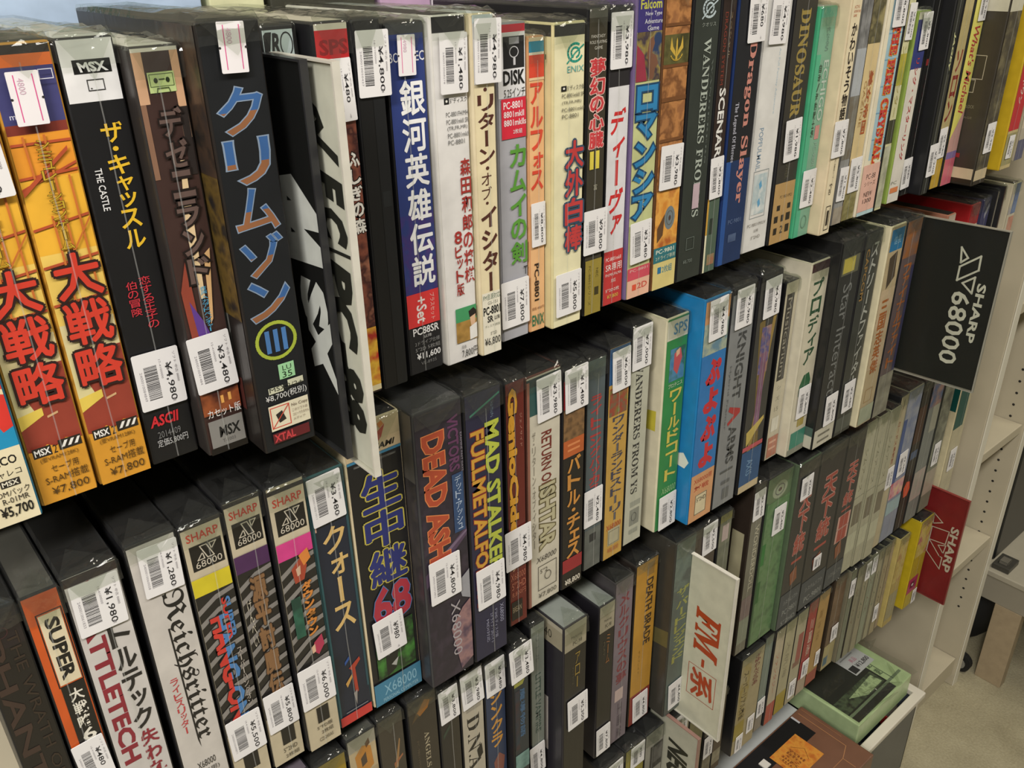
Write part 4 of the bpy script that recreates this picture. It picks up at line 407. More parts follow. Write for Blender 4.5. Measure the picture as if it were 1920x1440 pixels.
 (2,0.4589,0.4867,0.0032,0.935,1.1732,0.19,'black box with tan katakana and a red head, tag ¥1,480, on the second shelf','1e1b19','17171a','070708',1,[('R',0,0.0104,1,0.0446,'1a1a1a'),('R',0,0.0446,1,0.1627,'8a1f24'),('R',0,0.1627,1,0.2987,'@4a3828,7a5c3c,2a2018'),('R',0,0.2987,1,0.3733,'a8562c'),('R',0.2,0.3172,0.8,0.3265,'c87c4c'),('R',0.2,0.3405,0.8,0.3498,'c87c4c'),('V',0.2,0.3733,0.86,0.861,'b8803c','バトル・チェス',{'b':0.05}),('R',0,0.8557,1,0.9204,'8a242a'),('H',0.12,0.9587,0.92,0.9918,'c8c0b0','¥8,800',{'b':0.03})],[('T',0.55,0.0902,'¥1,480',0.0275,0.042,1)],[]),
 (2,0.4946,0.5192,0.0098,0.935,1.1677,0.19,'blue-grey box with red katakana, tag ¥2,480, left of the mustard box','4a5458','17171a','070708',1,[('R',0,0,1,0.045,'54605f'),('V',0.2,0.1555,0.84,0.6217,'9a3434','ライトニングバッカス',{'b':0.05}),('R',0,0.7939,1,1,'@4a4e4c,5c605c'),('R',0.3,0.8214,0.7,0.8631,'26282a')],[('T',0.452,0.6801,'¥2,480',0.0246,0.042,1)],[]),
 (2,0.5204,0.5491,0.0081,0.935,1.1726,0.19,'mustard box with navy katakana and a blue picture head, tag ¥6,800','b08c44','17171a','070708',1,[('R',0,0.0016,1,0.1692,'2c5480'),('R',0,0.1576,1,0.1924,'b08c44'),('R',0.05,0.1738,0.95,0.2988,'@5a7a3c,8a3c30,3c6a4c'),('V',0.24,0.306,0.84,0.8129,'3c3c4c','ワンダーランドストーリー',{'b':0.04}),('H',0.1,0.8238,0.9,0.8513,'a04c30','X68000',{'b':0.02}),('R',0.2,0.8513,0.85,0.9348,'a09a80'),('I',0.25,0.8624,0.8,0.9292,'6a644c','frame',{}),('H',0.2,0.9461,0.8,0.9744,'a86040','¥8,800',{})],[('T',0.545,0.1051,'¥6,800',0.0237,0.042,1)],[]),
 (2,0.5534,0.5813,0.0115,0.935,1.1819,0.19,'pale grey box with black serif sideways capitals, tag ¥7,000 at its head','a8a898','17171a','070708',1,[('S',0.28,0.1486,0.66,0.7546,'2c2c2a','𝐖𝐀𝐍𝐃𝐄𝐑𝐄𝐑𝐒 𝐅𝐑𝐎𝐌 𝐘𝐒',{'b':0.01}),('R',0.3,0.7942,0.9,0.8207,'8a8c80'),('R',0.3,0.8341,0.85,0.9152,'787a70'),('I',0.4,0.8529,0.7,0.8961,'3a3c38','ring',{}),('R',0.3,0.9344,0.8,0.9564,'8a8c80')],[('T',0.486,0.0911,'¥7,000',0.0262,0.044,2)],[]),
 (2,0.5957,0.628,0.0058,0.935,1.1797,0.19,'thick cream-sided box with a green spine and yellow katakana, tag ¥2,800','2f7a40','cdc4a8','070708',1,[('R',0,0.0085,1,0.0917,'c4c0b0'),('H',0.3,0.0241,0.96,0.0736,'4a7ca0','SPS',{'b':0.03}),('R',0.2,0.1329,0.94,0.2782,'@3a6a94,4a7a9a,2c5a44'),('P',[(0.4,0.156),(0.7,0.1375),(0.8,0.1838),(0.6,0.2543),(0.4,0.226)],'b04c4c'),('P',[(0.48,0.1467),(0.66,0.1375),(0.66,0.1652),(0.5,0.1745)],'c89c7c'),('H',0.2,0.2877,0.9,0.3069,'c8d0b8','プロテニス',{}),('V',0.3,0.3165,0.9,0.7599,'c0b04c','ワールドコート',{'b':0.05}),('H',0.2,0.787,0.94,0.8196,'8ab47c','X68000',{'k':0.2}),('R',0.2,0.8415,0.9,0.8913,'3a5a3a')],[('T',0.553,0.9102,'¥2,800',0.0265,0.042,2)],[('P',[(0.55,0.4204),(0.9,0.4081),(0.9,0.5027),(0.55,0.5078)],'b8ac3c')]),
 (2,0.632,0.6719,-0.0089,0.935,1.1933,0.19,'bright blue box with red hiragana and a peach foot, tag ¥4,980','2b6aa4','1a72a8','070708',1,[('R',0,0.0063,1,0.1151,'b88a60'),('R',0,0.0978,1,0.2294,'@7a8a84,98a08c,5c7a8a'),('R',0,0.2294,1,0.7766,'2b6aa4'),('V',0.22,0.2474,0.86,0.7509,'b02c34','ぷよぷよ',{'b':0.1}),('R',0,0.7663,1,1,'bc8c64'),('H',0.12,0.7869,0.9,0.8128,'a04430','X68000用',{'b':0.02}),('H',0.15,0.8232,0.8,0.8494,'a04430','対戦',{'b':0.02}),('R',0.24,0.8705,0.74,0.972,'c4b898'),('I',0.25,0.8731,0.73,0.9693,'3a342c','frame',{}),('H',0.3,0.8863,0.7,0.9076,'2a2620','5″2HD',{})],[('T',0.5,0.0892,'¥4,980',0.0275,0.043,2)],[('R',0,0,1,1,'1a72a8'),('P',[(0.55,0.6873),(0.8,0.6672),(0.95,0.7023),(0.85,0.7378),(0.6,0.7327)],'d0d8c8')]),
 (2,0.6731,0.7124,-0.0093,0.935,1.1949,0.19,'silver-grey box with dark sideways capitals and one red letter, tag ¥3,980','77797a','17171a','070708',1,[('R',0,0,1,0.028,'161616'),('R',0,0.028,1,0.1477,'6a6c6c'),('S',0.4,0.1967,0.78,0.4951,'3a3c3e','KNIGHT',{'b':0.04}),('P',[(0.3,0.539),(0.34,0.5194),(0.86,0.5488),(0.86,0.5685),(0.34,0.6083),(0.3,0.5933),(0.6,0.5685)],'9a3434'),('S',0.4,0.6182,0.78,0.7973,'3a3c3e','ARMS',{'b':0.04}),('S',0.14,0.3291,0.24,0.6182,'5a5c5e','Hybrid Framer',{}),('R',0.2,0.8235,0.8,0.8341,'4a4c4c'),('R',0.3,0.8765,0.7,0.8926,'56585a'),('R',0.4,0.9168,0.7,0.971,'5c5e5e')],[('T',0.5,0.0928,'¥3,980',0.0275,0.043,2)],[]),
 (2,0.7176,0.7564,-0.0096,0.935,1.1968,0.19,'dark box with a large gold letter and a navy foot, tag ¥4,980','3a3936','17171a','070708',1,[('R',0,0,1,0.0282,'141414'),('P',[(0.15,0.2015),(0.4,0.1834),(0.85,0.9506),(0.6,0.9643)],'6a5a34'),('P',[(0.8,0.1788),(0.95,0.1743),(0.4,0.8157),(0.2,0.829)],'8a7440'),('R',0.3,0.2243,0.75,0.4359,'@8a6a5c,4a4a78,9a7a6a'),('R',0.4,0.3404,0.66,0.7109,'@6a4a5c,7c5c74'),('P',[(0.1,0.698),(0.9,0.6467),(0.92,0.6646),(0.15,0.7682)],'b09c54'),('R',0,0.7682,1,0.7892,'a84c54'),('R',0,0.7945,1,0.9919,'2c4c72'),('S',0.3,0.8423,0.6,0.9232,'6a8aa8','AXIS',{}),('R',0,0.9643,1,1,'b0a080')],[('T',0.55,0.1047,'¥4,980',0.0275,0.043,2)],[]),
 (2,0.8008,0.8264,0.013,0.935,1.1623,0.19,'narrow cream box with a black label strip, left of the white box with green katakana','b5ae98','17171a','070708',1,[('R',0.15,0.0615,0.75,0.5341,'2c2a28'),('S',0.28,0.0835,0.62,0.513,'8a8678','Musicarium',{}),('H',0.3,0.5645,0.6,0.5889,'8a8470','シ',{}),('H',0.3,0.6258,0.6,0.6505,'8a8470','ズ',{}),('H',0.3,0.6878,0.6,0.7129,'8a8470','1.5',{}),('R',0.2,0.7507,0.8,0.8336,'c8c4b4'),('R',0.1,0.8658,0.95,0.9903,'a8705c'),('R',0.2,0.8918,0.8,0.9048,'c89c84'),('R',0.2,0.9309,0.8,0.9441,'c89c84')],[],[]),
 (2,0.8276,0.8636,0.0007,0.935,1.1808,0.19,'white box with dark green katakana and a maroon head','bcb6a2','c4bda8','070708',1,[('R',0,0.0009,1,0.0433,'3a1a20'),('V',0.2,0.0759,0.8,0.5162,'2c4a34','プロディア',{'b':0.05}),('P',[(0.2,0.6176),(0.4,0.5666),(0.7,0.561),(0.85,0.6062),(0.8,0.6605),(0.2,0.6749)],'2c5a3c'),('R',0.4,0.7976,0.8,0.8512,'9a8a4a'),('R',0.1,0.8752,1,0.9879,'3a7a68'),('R',0,0.9664,1,1,'7a7c70')],[('T',0.55,0.7122,'¥5,800',0.024,0.042,2)],[('P',[(0.1,0.7485),(0.5,0.7194),(0.4,0.7778),(0.1,0.7925)],'2c5a3c')]),
 (2,0.8648,0.9103,-0.0107,0.935,1.1987,0.19,'thick black box with a small yellow label and white foot, on the second shelf','2c2d2c','1a1a1a','070708',1,[('R',0.1,0.0714,0.9,0.152,'5a5a48'),('R',0.16,0.0761,0.7,0.1424,'a89c48'),('S',0.3,0.1953,0.72,0.736,'6c6e6c','Star Interact',{}),('R',0,0.9037,1,1,'b4b0a0'),('R',0.2,0.9322,0.8,0.9437,'6a675c'),('R',0.2,0.9668,0.8,0.9783,'6a675c')],[('T',0.62,0.8154,'¥3,800',0.025,0.042,2)],[('R',0,0.8891,1,0.9346,'4a5c54'),('R',0,0.9346,1,1,'b4b0a0')]),
 (2,0.9115,0.9493,-0.0116,0.935,1.199,0.19,'dark grey box with white slanted katakana and small tan capitals, tag ¥2,480','353733','17171a','070708',1,[('S',0.14,0.0706,0.34,0.3115,'8a6c3c','CAPCOM',{'b':0.03}),('V',0.46,0.0468,0.84,0.7696,'9a9c94','ストリートファイター',{'b':0.03,'k':0.2}),('R',0,0.9062,1,0.982,'4a4e48')],[('T',0.5,0.7977,'¥2,480',0.024,0.042,2)],[]),
 (2,0.9552,0.9897,-0.0174,0.935,1.199,0.19,'cream-sided box with a blue label and brown lettering, left of the bright wrapped box','a89878','cfc4a4','070708',1,[('R',0.06,0.0139,0.96,0.1157,'2c6a94'),('H',0.3,0.0475,0.8,0.0864,'8ab0c4','信長',{}),('P',[(0.2,0.1453),(0.7,0.1206),(0.8,0.2453),(0.3,0.2962)],'4a4034'),('R',0,0.2962,1,0.6976,'@a89878,b8a488'),('V',0.2,0.3476,0.7,0.7256,'9a5c30','三国志英傑',{'b':0.06}),('I',0.2,0.8052,0.7,0.8744,'9a7a50','frame',{}),('R',0,0.8977,1,0.9922,'@9aa088,8a907c')],[],[]),
 (2,0.9909,1.0278,-0.0181,0.935,1.199,0.19,'dark mauve box with orange katakana in shiny loose wrap, left of the black hanging sign','5c5050','17171a','070708',1,[('R',0,0.0032,1,0.1768,'@8a5a34,6a5a54'),('V',0.25,0.2073,0.8,0.7422,'9a5c30','ファイナルファイト',{'b':0.05}),('R',0.82,0.2277,1,0.7709,'3c3c58'),('R',0,0.7709,1,1,'@8a8878,6a685c')],[],[]),
 (2,1.259,1.2879,0.022,0.935,1.1586,0.17,'red and white box set back on the second shelf behind the black hanging sign','b0a898','9a1a1e','2a1a1c',1,[('R',0,0,1,0.1325,'8a2024')],[],[]),
 (2,1.2097,1.2323,0.03,0.935,1.1524,0.17,'small cream and salmon box lying low behind the black hanging sign','b8a898','b07860','2a2826',0,[],[],[]),
 (2,1.2891,1.3157,0.02,0.935,1.1612,0.17,'navy box set back on the second shelf right of the red one','3c3c5c','2a2a48','070708',1,[('P',[(0.4,0.0976),(0.8,0.0292),(0.9,0.0565),(0.5,0.132)],'8a8a9a')],[],[]),
 (2,1.3169,1.3214,0.014,0.935,1.1696,0.17,'grey box set back on the second shelf, right of the navy one','7a7468','17171a','070708',1,[],[],[]),
 (2,1.3226,1.327,0.008,0.935,1.1759,0.17,'dark brown box set back on the second shelf, right of the grey one','3a2420','17171a','070708',1,[],[],[]),
 (2,1.3282,1.355,0,0.935,1.18,0.19,'tall white box with blue and salmon patches at the right end of the second shelf','b8b09c','b0a890','070708',1,[('R',0,0.0086,1,0.1818,'@b0a890,8a8a94'),('R',0.4,0,1,0.1818,'@4a5a80,6a7a98'),('R',0.3,0.1978,1,0.4436,'@a8705c,b8907c'),('R',0,0.4436,1,0.7176,'@a0604c,b8b0a0')],[],[]),
 (3,0.1343,0.1806,-0.002,0.651,0.917,0.19,'grey-mauve box with faint red and black marks on its top, third shelf, far left','4a4248','17171a','@4e474e,575058,443c44',0,[('R',0,0,1,0.3136,'@4a4248,6a3a44')],[],[]),
 (3,0.1818,0.2136,0,0.651,0.9092,0.19,'yellow-spined box with crumpled black top, left of the cream cat-picture box','8a7424','17171a','070708',1,[('S',0.3,0.1079,0.6,0.3394,'3a3018','マニュアル',{}),('P',[(0.4,0.0344),(0.5,0.0248),(0.52,0.0832),(0.42,0.0931)],'4a3c1c')],[],[]),
 (3,0.2148,0.2429,0,0.651,0.9156,0.19,'cream box with an orange animal picture and grey top, on the third shelf','a89878','17171a','4c4a48',1,[('R',0,0,1,0.055,'9a9488'),('P',[(0.2,0.0789),(0.5,0.0454),(0.8,0.0645),(0.85,0.1518),(0.5,0.1765),(0.25,0.1469)],'a87434'),('P',[(0.4,0.0982),(0.6,0.0789),(0.62,0.1273),(0.42,0.1371)],'4a3c30'),('P',[(0.6,0.0431),(0.75,0.0265),(0.78,0.0502),(0.64,0.0645)],'5a3c24'),('R',0,0.1641,1,0.5719,'@a89878,8a7c60')],[],[]),
 (3,0.2441,0.27,0,0.651,0.917,0.19,'dark taupe box with a thin copper scrawl, right of the cream cat-picture box','3a352d','17171a','070708',1,[('P',[(0.5,0.2412),(0.8,0.117),(0.84,0.1219),(0.66,0.2412)],'8a6a44'),('P',[(0.5,0.216),(0.9,0.1909),(0.9,0.2009),(0.5,0.2311)],'8a5a3c'),('S',0.3,0.3181,0.7,0.6739,'5a4a3c','クリムゾン',{})],[],[]),
 (3,0.2744,0.3051,0,0.651,0.917,0.19,'dark box with small cream sideways lettering and a folded wrap corner over orange','322d26','17171a','070708',1,[('P',[(0.08,0.0986),(0.55,0),(0.95,0.038)],'4a3c28'),('P',[(0.3,0.0621),(0.6,0.0188),(0.8,0.0332),(0.7,0.0621),(0.4,0.0815)],'8a5a24'),('S',0.5,0.1653,0.68,0.4467,'9a9078','𝐀𝐍𝐆𝐄𝐋𝐒 𝐖𝐀𝐑',{}),('S',0.2,0.1853,0.28,0.3397,'5a5040','PC-9801VM/UV',{})],[],[]),
 (3,0.3063,0.3292,0,0.651,0.9084,0.19,'dark charcoal box under the thick dark purple box, tag ¥3,800','262422','17171a','070708',1,[('R',0.5,0.0319,1,0.8848,'2e2a24'),('P',[(0.1,0.2132),(0.5,0.1736),(0.5,0.192),(0.1,0.2346)],'2e3a30')],[('T',0.488,0.0797,'¥3,800',0.021,0.04,2)],[]),
 (3,0.3304,0.3572,0,0.651,0.9108,0.19,'white box with tall black serif capitals, tag ¥3,980, on the third shelf','a39c8c','17171a','070708',1,[('S',0.2,0.2145,0.8,0.4903,'22201e','𝐃.𝐍.𝐀',{}),('R',0.2,0.1567,0.9,0.1881,'8a8478'),('P',[(0.6,0.3997),(0.85,0.3774),(0.9,0.4334),(0.7,0.4561)],'1c1a18'),('R',0,0.6666,1,0.9802,'8a8478')],[('T',0.5,0.0828,'¥3,980',0.0245,0.042,2)],[]),
 (3,0.3584,0.3838,0,0.651,0.9072,0.19,'navy box with orange katakana, tag ¥3,480, right of the white serif box','28344e','17171a','070708',1,[('V',0.22,0.1445,0.84,0.4507,'b88438','シンクラ',{'b':0.05}),('P',[(0.3,0.5239),(0.6,0.4857),(0.9,0.521),(0.8,0.5987),(0.4,0.6138)],'7a4a40')],[('T',0.5,0.084,'¥3,480',0.023,0.042,2)],[]),
 (3,0.385,0.4048,-0.01,0.651,0.917,0.19,'black box with a yellow stripe under its ¥3,480 tag, on the third shelf','232a30','17171a','070708',1,[('P',[(0,0.136),(0.3,0.1719),(0.7,0.1411),(1,0.1055),(1,0.136),(0.6,0.1873),(0,0.1873)],'8a8a3c'),('S',0.4,0.2081,0.75,0.4505,'3c5a78','魔導物語',{'b':0.04}),('R',0.05,0.2081,0.35,0.5067,'@3a2428,202c38'),('R',0,0.5351,1,0.6217,'@6a8a84,3c5a58')],[('T',0.5,0.0809,'¥3,480',0.0275,0.042,3)],[]),
 (3,0.4155,0.4346,0,0.651,0.917,0.19,'faded grey-green box with dark sideways lettering, tag ¥4,800 near its foot','70766e','17171a','070708',1,[('R',0,0,1,0.0278,'8a8e88'),('S',0.3,0.2396,0.74,0.5449,'3c4c44','LITTLE VAMPIRE',{'b':0.03}),('S',0.35,0.053,0.6,0.1816,'5c625c','リトル',{})],[('T',0.403,0.6831,'¥4,800',0.0204,0.042,2)],[]),
 (3,0.441,0.4724,-0.02,0.651,0.9136,0.19,'black box with a cream band and clear top, left of its twin, tag ¥5,300','1d1b19','26242a','8a8e8c',1,[('R',0,0,1,0.0312,'a09a88'),('R',0,0.0312,1,0.1192,'8f8874'),('H',0.3,0.0568,0.8,0.0723,'3a362c','Mahjong',{}),('H',0.38,0.0852,0.8,0.1035,'3a362c','PC-98',{}),('V',0.5,0.1454,0.72,0.3295,'8a7434','アロー',{}),('S',0.36,0.2094,0.44,0.3018,'5a5440','プレイヤーズ',{})],[('T',0.62,0.4524,'¥5,300',0.028,0.042,2)],[('R',0,0,1,0.0209,'a09a88'),('R',0,0.0209,1,0.1085,'8f8874'),('H',0.3,0.0413,0.7,0.0825,'3a362c','P-40',{}),('R',0.1,0.3959,0.6,0.6891,'a09a94')]),
 (3,0.5183,0.5429,0.0076,0.651,0.8765,0.19,'black box with a cream band and clear top, right of its twin, tag ¥7,800','1d1b19','26242a','8a8e8c',1,[('R',0,0,1,0.0627,'a09a88'),('R',0,0.0627,1,0.1606,'8f8874'),('H',0.3,0.0886,0.8,0.1081,'3a362c','Mahjong',{}),('H',0.38,0.1212,0.8,0.1442,'3a362c','PC-98',{}),('V',0.5,0.1871,0.75,0.3802,'8a5c34','ミーム',{}),('S',0.3,0.2271,0.4,0.3149,'5a5440','PLAY',{})],[('T',0.496,0.8874,'¥7,800',0.0224,0.042,2)],[]),
 (3,0.5441,0.5732,0.0098,0.651,0.8922,0.19,'dusty mauve box with dull red brush letters and a small pink sticker','6a6068','3a3638','070708',1,[('V',0.24,0.0758,0.84,0.6211,'6e3038','メルクリウスの夢',{'b':0.05}),('R',0.2,0.6553,0.7,0.7316,'b09c98'),('S',0.4,0.7526,0.7,0.985,'4a4248','工画堂',{})],[],[]),
 (3,0.5804,0.617,0.0135,0.651,0.8933,0.19,'golden yellow box with black condensed capitals and a red foot, tag ¥4,800','ab7f2e','2a2420','070708',1,[('R',0.5,0.0167,0.85,0.0894,'8a6a34'),('S',0.5,0.1078,0.84,0.5054,'3a2c1c','DEATH BRADE',{'b':0.05}),('S',0.3,0.5256,0.4,0.6761,'7a5c24','デスブレイド',{}),('R',0,0.8029,1,1,'7a2a24')],[('T',0.52,0.8988,'¥4,800',0.026,0.042,2)],[]),
 (3,0.6238,0.6586,-0.0042,0.651,0.9115,0.19,'dark teal-grey box with yellow-green katakana, tag ¥4,400, left of the white upright sign','4e5a54','37352f','070708',1,[('R',0,0.0302,1,0.2586,'@4e5a54,5a665e,464c48'),('V',0.2,0.2527,0.86,0.6906,'8a8c48','ザ・バードレジェンド',{'b':0.05}),('R',0,0.8559,1,1,'46504c')],[('T',0.56,0.8884,'¥4,400',0.0265,0.042,2)],[('P',[(0.3,0.5117),(1,0.4807),(1,0.5743),(0.3,0.5932)],'5a5434')]),
 (3,0.6598,0.7047,0.002,0.651,0.9056,0.19,'dark brown box with its ¥2,500 tag above the white upright sign','423a34','17171a','070708',1,[('P',[(0,0.3148),(1,0.2532),(1,0.6697),(0,0.7034)],'@5a4440,4a4844')],[('T',0.691,0.0845,'¥2,500',0.0254,0.042,2)],[]),
 (3,0.709,0.7327,0.002,0.651,0.9052,0.19,'grey-green box with a small pink sticker, right of the dark brown ¥2,500 box','6a6c5c','17171a','070708',1,[('R',0,0,1,0.0429,'@7a7434,5c5a44'),('R',0.25,0.0636,0.8,0.1538,'a89894'),('R',0,0.1782,1,0.7635,'@6a6c5c,585c50'),('P',[(0.1,0.4616),(0.9,0.3971),(0.9,0.5934),(0.1,0.6269)],'74686a'),('R',0,0.729,1,0.8685,'78806e')],[],[]),
 (3,0.7714,0.7952,0.001,0.651,0.917,0.19,'grey box with pale sideways capitals and a dark brown side, tag ¥2,400','6c6a5e','2c241e','070708',1,[('R',0,0,1,0.1223,'34302a'),('S',0.46,0.2255,0.84,0.6149,'a8a490','WONDERDOLL',{'b':0.02}),('R',0,0.6476,1,0.7804,'@6a5a5c,7a6c68'),('R',0,0.7804,1,0.9345,'7c8272')],[('T',0.482,0.1077,'¥2,400',0.0222,0.042,2)],[('R',0,0,1,1,'2c241e'),('R',0.55,0.2651,0.9,0.7073,'9a9478')]),
 (3,0.7964,0.8499,-0.0004,0.651,0.917,0.19,'green box with a pale round emblem near its head, tag ¥2,480','5a6c50','17171a','070708',1,[('I',0.22,0.0417,0.82,0.1355,'8a927c','disc',{}),('R',0,0.1444,1,1,'@4e7048,5c7a54,486244'),('R',0,0.3727,0.22,0.4993,'2c6a34'),('R',0,0.5965,0.2,0.7293,'2c5c30'),('R',0,0.1296,0.07,1,'2c4e30')],[('T',0.62,0.2671,'¥2,480',0.0255,0.042,2)],[]),
 (3,0.8511,0.9003,-0.0069,0.651,0.917,0.19,'charcoal box with jagged red kanji, leftmost of three alike on the third shelf','31302f','4a5a44','070708',1,[('V',0.3,0.1581,0.8,0.635,'96463c','天下統一',{'b':0.05,'o':'b89084','ow':0.05}),('P',[(0.3,0.6618),(0.6,0.6283),(0.7,0.7193),(0.4,0.7432)],'7a4a34'),('R',0,0.7775,1,1,'3c4146'),('H',0.2,0.8259,0.9,0.8538,'8a8c88','システムソフト',{}),('H',0.2,0.8889,0.9,0.9242,'8a8c88','PC-9801',{}),('H',0.2,0.9598,0.9,0.9885,'8a8c88','5″2HD',{})],[('T',0.45,0.148,'¥3,800',0.025,0.034,2)],[]),
 (3,0.907,0.9687,-0.0041,0.651,0.9116,0.19,'charcoal box with jagged red kanji, middle of three alike on the third shelf','31302f','3a3a34','070708',1,[('V',0.3,0.1655,0.8,0.6653,'96463c','天下統一',{'b':0.05,'o':'b89084','ow':0.05}),('P',[(0.3,0.6934),(0.6,0.6583),(0.7,0.7536),(0.4,0.7786)],'7a4a34'),('R',0,0.8145,1,1,'3c4146'),('H',0.2,0.8652,0.9,0.8944,'8a8c88','システムソフト',{}),('H',0.2,0.9312,0.9,0.9682,'8a8c88','PC-9801',{})],[('T',0.5,0.7181,'¥2,980',0.018,0.022,2)],[]),
 (3,0.9745,1.0221,-0.0021,0.651,0.908,0.19,'charcoal box with jagged red kanji, rightmost of three alike on the third shelf','31302f','3a3a34','070708',1,[('V',0.3,0.185,0.8,0.7056,'96463c','天下統一II',{'b':0.05,'o':'b89084','ow':0.05}),('P',[(0.3,0.7348),(0.6,0.6983),(0.7,0.7975),(0.4,0.8235)],'7a4a34'),('R',0,0.8609,1,1,'3c4146'),('H',0.2,0.9137,0.9,0.9441,'8a8c88','システムソフト',{})],[],[]),
 (3,1.0233,1.0521,-0.0,0.651,0.9059,0.19,'pale grey-cream box with a dull brown square low on its spine, leftmost of three alike','9c9a84','8a8872','070708',1,[('S',0.3,0.1619,0.6,0.4381,'6e6c58','シムアース',{}),('R',0.2,0.5274,0.95,0.6734,'6a6454'),('R',0,0.7291,1,0.8615,'a8a890'),('R',0,0.4736,1,0.4772,'7a7866')],[],[]),
 (3,1.0533,1.0791,-0.002,0.651,0.9076,0.19,'pale grey-cream box with a dull brown square low on its spine, middle of three alike','9c9a84','8a8872','070708',1,[('S',0.3,0.1581,0.6,0.4342,'6e6c58','シムアース',{}),('R',0.2,0.5235,0.95,0.6694,'6a6454'),('R',0,0.7251,1,0.8573,'a8a890'),('R',0,0.4697,1,0.4733,'7a7866')],[],[]),
 (3,1.0803,1.1065,-0.004,0.651,0.9086,0.19,'pale grey-cream box with a dull brown square low on its spine, rightmost of three alike','9c9a84','8a8872','070708',1,[('S',0.3,0.1659,0.6,0.4432,'6e6c58','シムアース',{}),('R',0.2,0.5329,0.95,0.6795,'6a6454'),('R',0,0.7355,1,0.8683,'a8a890'),('R',0,0.4789,1,0.4825,'7a7866')],[],[]),
 (3,1.1129,1.1346,0.001,0.651,0.917,0.19,'cream box with reddish-brown sideways lettering, left of the blue-edged box on the third shelf','a69c80','17171a','070708',1,[('P',[(0.5,0.0317),(0.6,0.0156),(0.6,0.0801),(0.5,0.0898)],'4a4634'),('S',0.3,0.1617,0.62,0.4319,'8a5040','ロードス島戦記',{'b':0.03})],[('T',0.491,0.5193,'¥3,800',0.0196,0.038,2)],[]),
 (3,1.1358,1.1788,0.001,0.651,0.917,0.19,'blue-edged grey box with a pink picture near its foot, on the third shelf','7a8090','8a8878','070708',1,[('R',0,0.044,1,0.6644,'@8a8e98,6a7490'),('R',0,0.1758,0.25,0.5918,'3c5080'),('R',0,0.5918,1,0.701,'@a84a5c,b88a90,c8b088'),('R',0,0.7194,1,0.8124,'8aa0a4')],[('T',0.5,0.4777,'¥3,480',0.024,0.042,2)],[]),
 (3,1.18,1.2074,0.001,0.651,0.917,0.19,'black box with a round orange spot low on its spine, on the third shelf','1a1818','141414','070708',1,[('R',0,0.1589,0.9,0.3997,'3a2018'),('R',0.1,0.4527,0.9,0.5062,'3c4c68'),('P',[(0.1,0.6958),(0.35,0.6588),(0.75,0.6699),(0.95,0.7256),(0.75,0.7705),(0.3,0.7705)],'c04c30')],[],[]),
 (3,1.2114,1.2503,0.001,0.651,0.917,0.19,'grey box with a pink patch, right of the orange-spotted black box','6c706c','17171a','070708',1,[('R',0,0.057,1,0.2094,'@3c5070,8a6a60'),('R',0.4,0.3135,0.9,0.3486,'a8a898'),('R',0.4,0.2094,1,0.3839,'8a8a7c'),('R',0.2,0.7124,0.8,0.8262,'a87c74'),('R',0,0.6378,1,0.8454,'@8a8a80,9a8a84')],[],[]),
 (3,1.2555,1.2927,0.001,0.651,0.9097,0.19,'dark-edged clear box with a white tag, left of the white and teal box','6a6c5e','2c2e2a','070708',1,[('R',0,0.1047,1,0.621,'@7a7c6c,4a4c44'),('R',0,0.6986,1,0.8769,'@8a8474,9a8c80')],[('T',0.5,0.5826,'¥3,980',0.02,0.042,2)],[]),
 (3,1.3218,1.3647,0.001,0.651,0.8779,0.19,'white box with a dark teal head at the right end of the third shelf','b0a88c','c0b694','070708',1,[('R',0,0.05,0.8,0.4257,'0f4a44')],[('T',0.55,0.698,'¥3,800',0.022,0.042,2)],[('R',0.55,0.0642,1,0.2748,'0f4a44')]),
 (4,0.5224,0.5629,0,0.449,0.633,0.19,'grey box with its white tag under the dusty mauve box, on the lowest shelf','5a564c','17171a','070708',1,[('R',0,0,1,0.0478,'46423a')],[('T',0.6,0.1107,'¥1,980',0.025,0.04,2)],[]),
 (4,0.5641,0.5985,0,0.449,0.633,0.19,'yellow box under the golden yellow one, on the lowest shelf, tag ¥980','8f8330','17171a','070708',1,[('R',0,0,1,0.5298,'@8f8330,7a7434')],[('T',0.611,0.0998,'¥980',0.0244,0.036,2)],[]),
 (4,0.5997,0.6339,0,0.449,0.633,0.19,'whitish grey box left of the lower white sign on the lowest shelf','86847a','17171a','070708',1,[('R',0.4,0,0.8,0.0219,'@5a5a50,8a8878'),('R',0.3,0.1428,1,0.3704,'34322e'),('R',0.5,0.1632,1,0.318,'@4a4844,64625c')],[],[]),
 (4,0.6567,0.6911,0.004,0.449,0.6166,0.19,'cream box with a slanted white tag behind the lower white sign','8e8a76','17171a','070708',1,[('R',0,0.2469,1,0.6033,'7a7664')],[('T',0.5,0.0975,'¥1,980',0.022,0.032,2)],[]),
 (4,0.6923,0.7244,0.004,0.449,0.6051,0.19,'olive green plain box right of the lower white sign','6e6c48','17171a','070708',1,[('R',0,0.1676,1,0.6839,'@6e6c48,5e5c40')],[],[]),
 (4,0.7256,0.7468,0.002,0.449,0.5972,0.19,'black-brown box with tag ¥2,980 right of the olive green box on the lowest shelf','3a362e','17171a','070708',1,[('R',0,0.7327,1,0.9482,'@7a7664,5a5648')],[('T',0.486,0.5779,'¥2,980',0.0194,0.04,2)],[]),
 (4,0.748,0.7686,0.002,0.449,0.6004,0.19,'dark brown box on the lowest shelf beneath the outer edge of the upper white sign','443c30','17171a','070708',1,[('R',0,0.7473,1,0.9236,'@8a8672,6a6654')],[],[]),
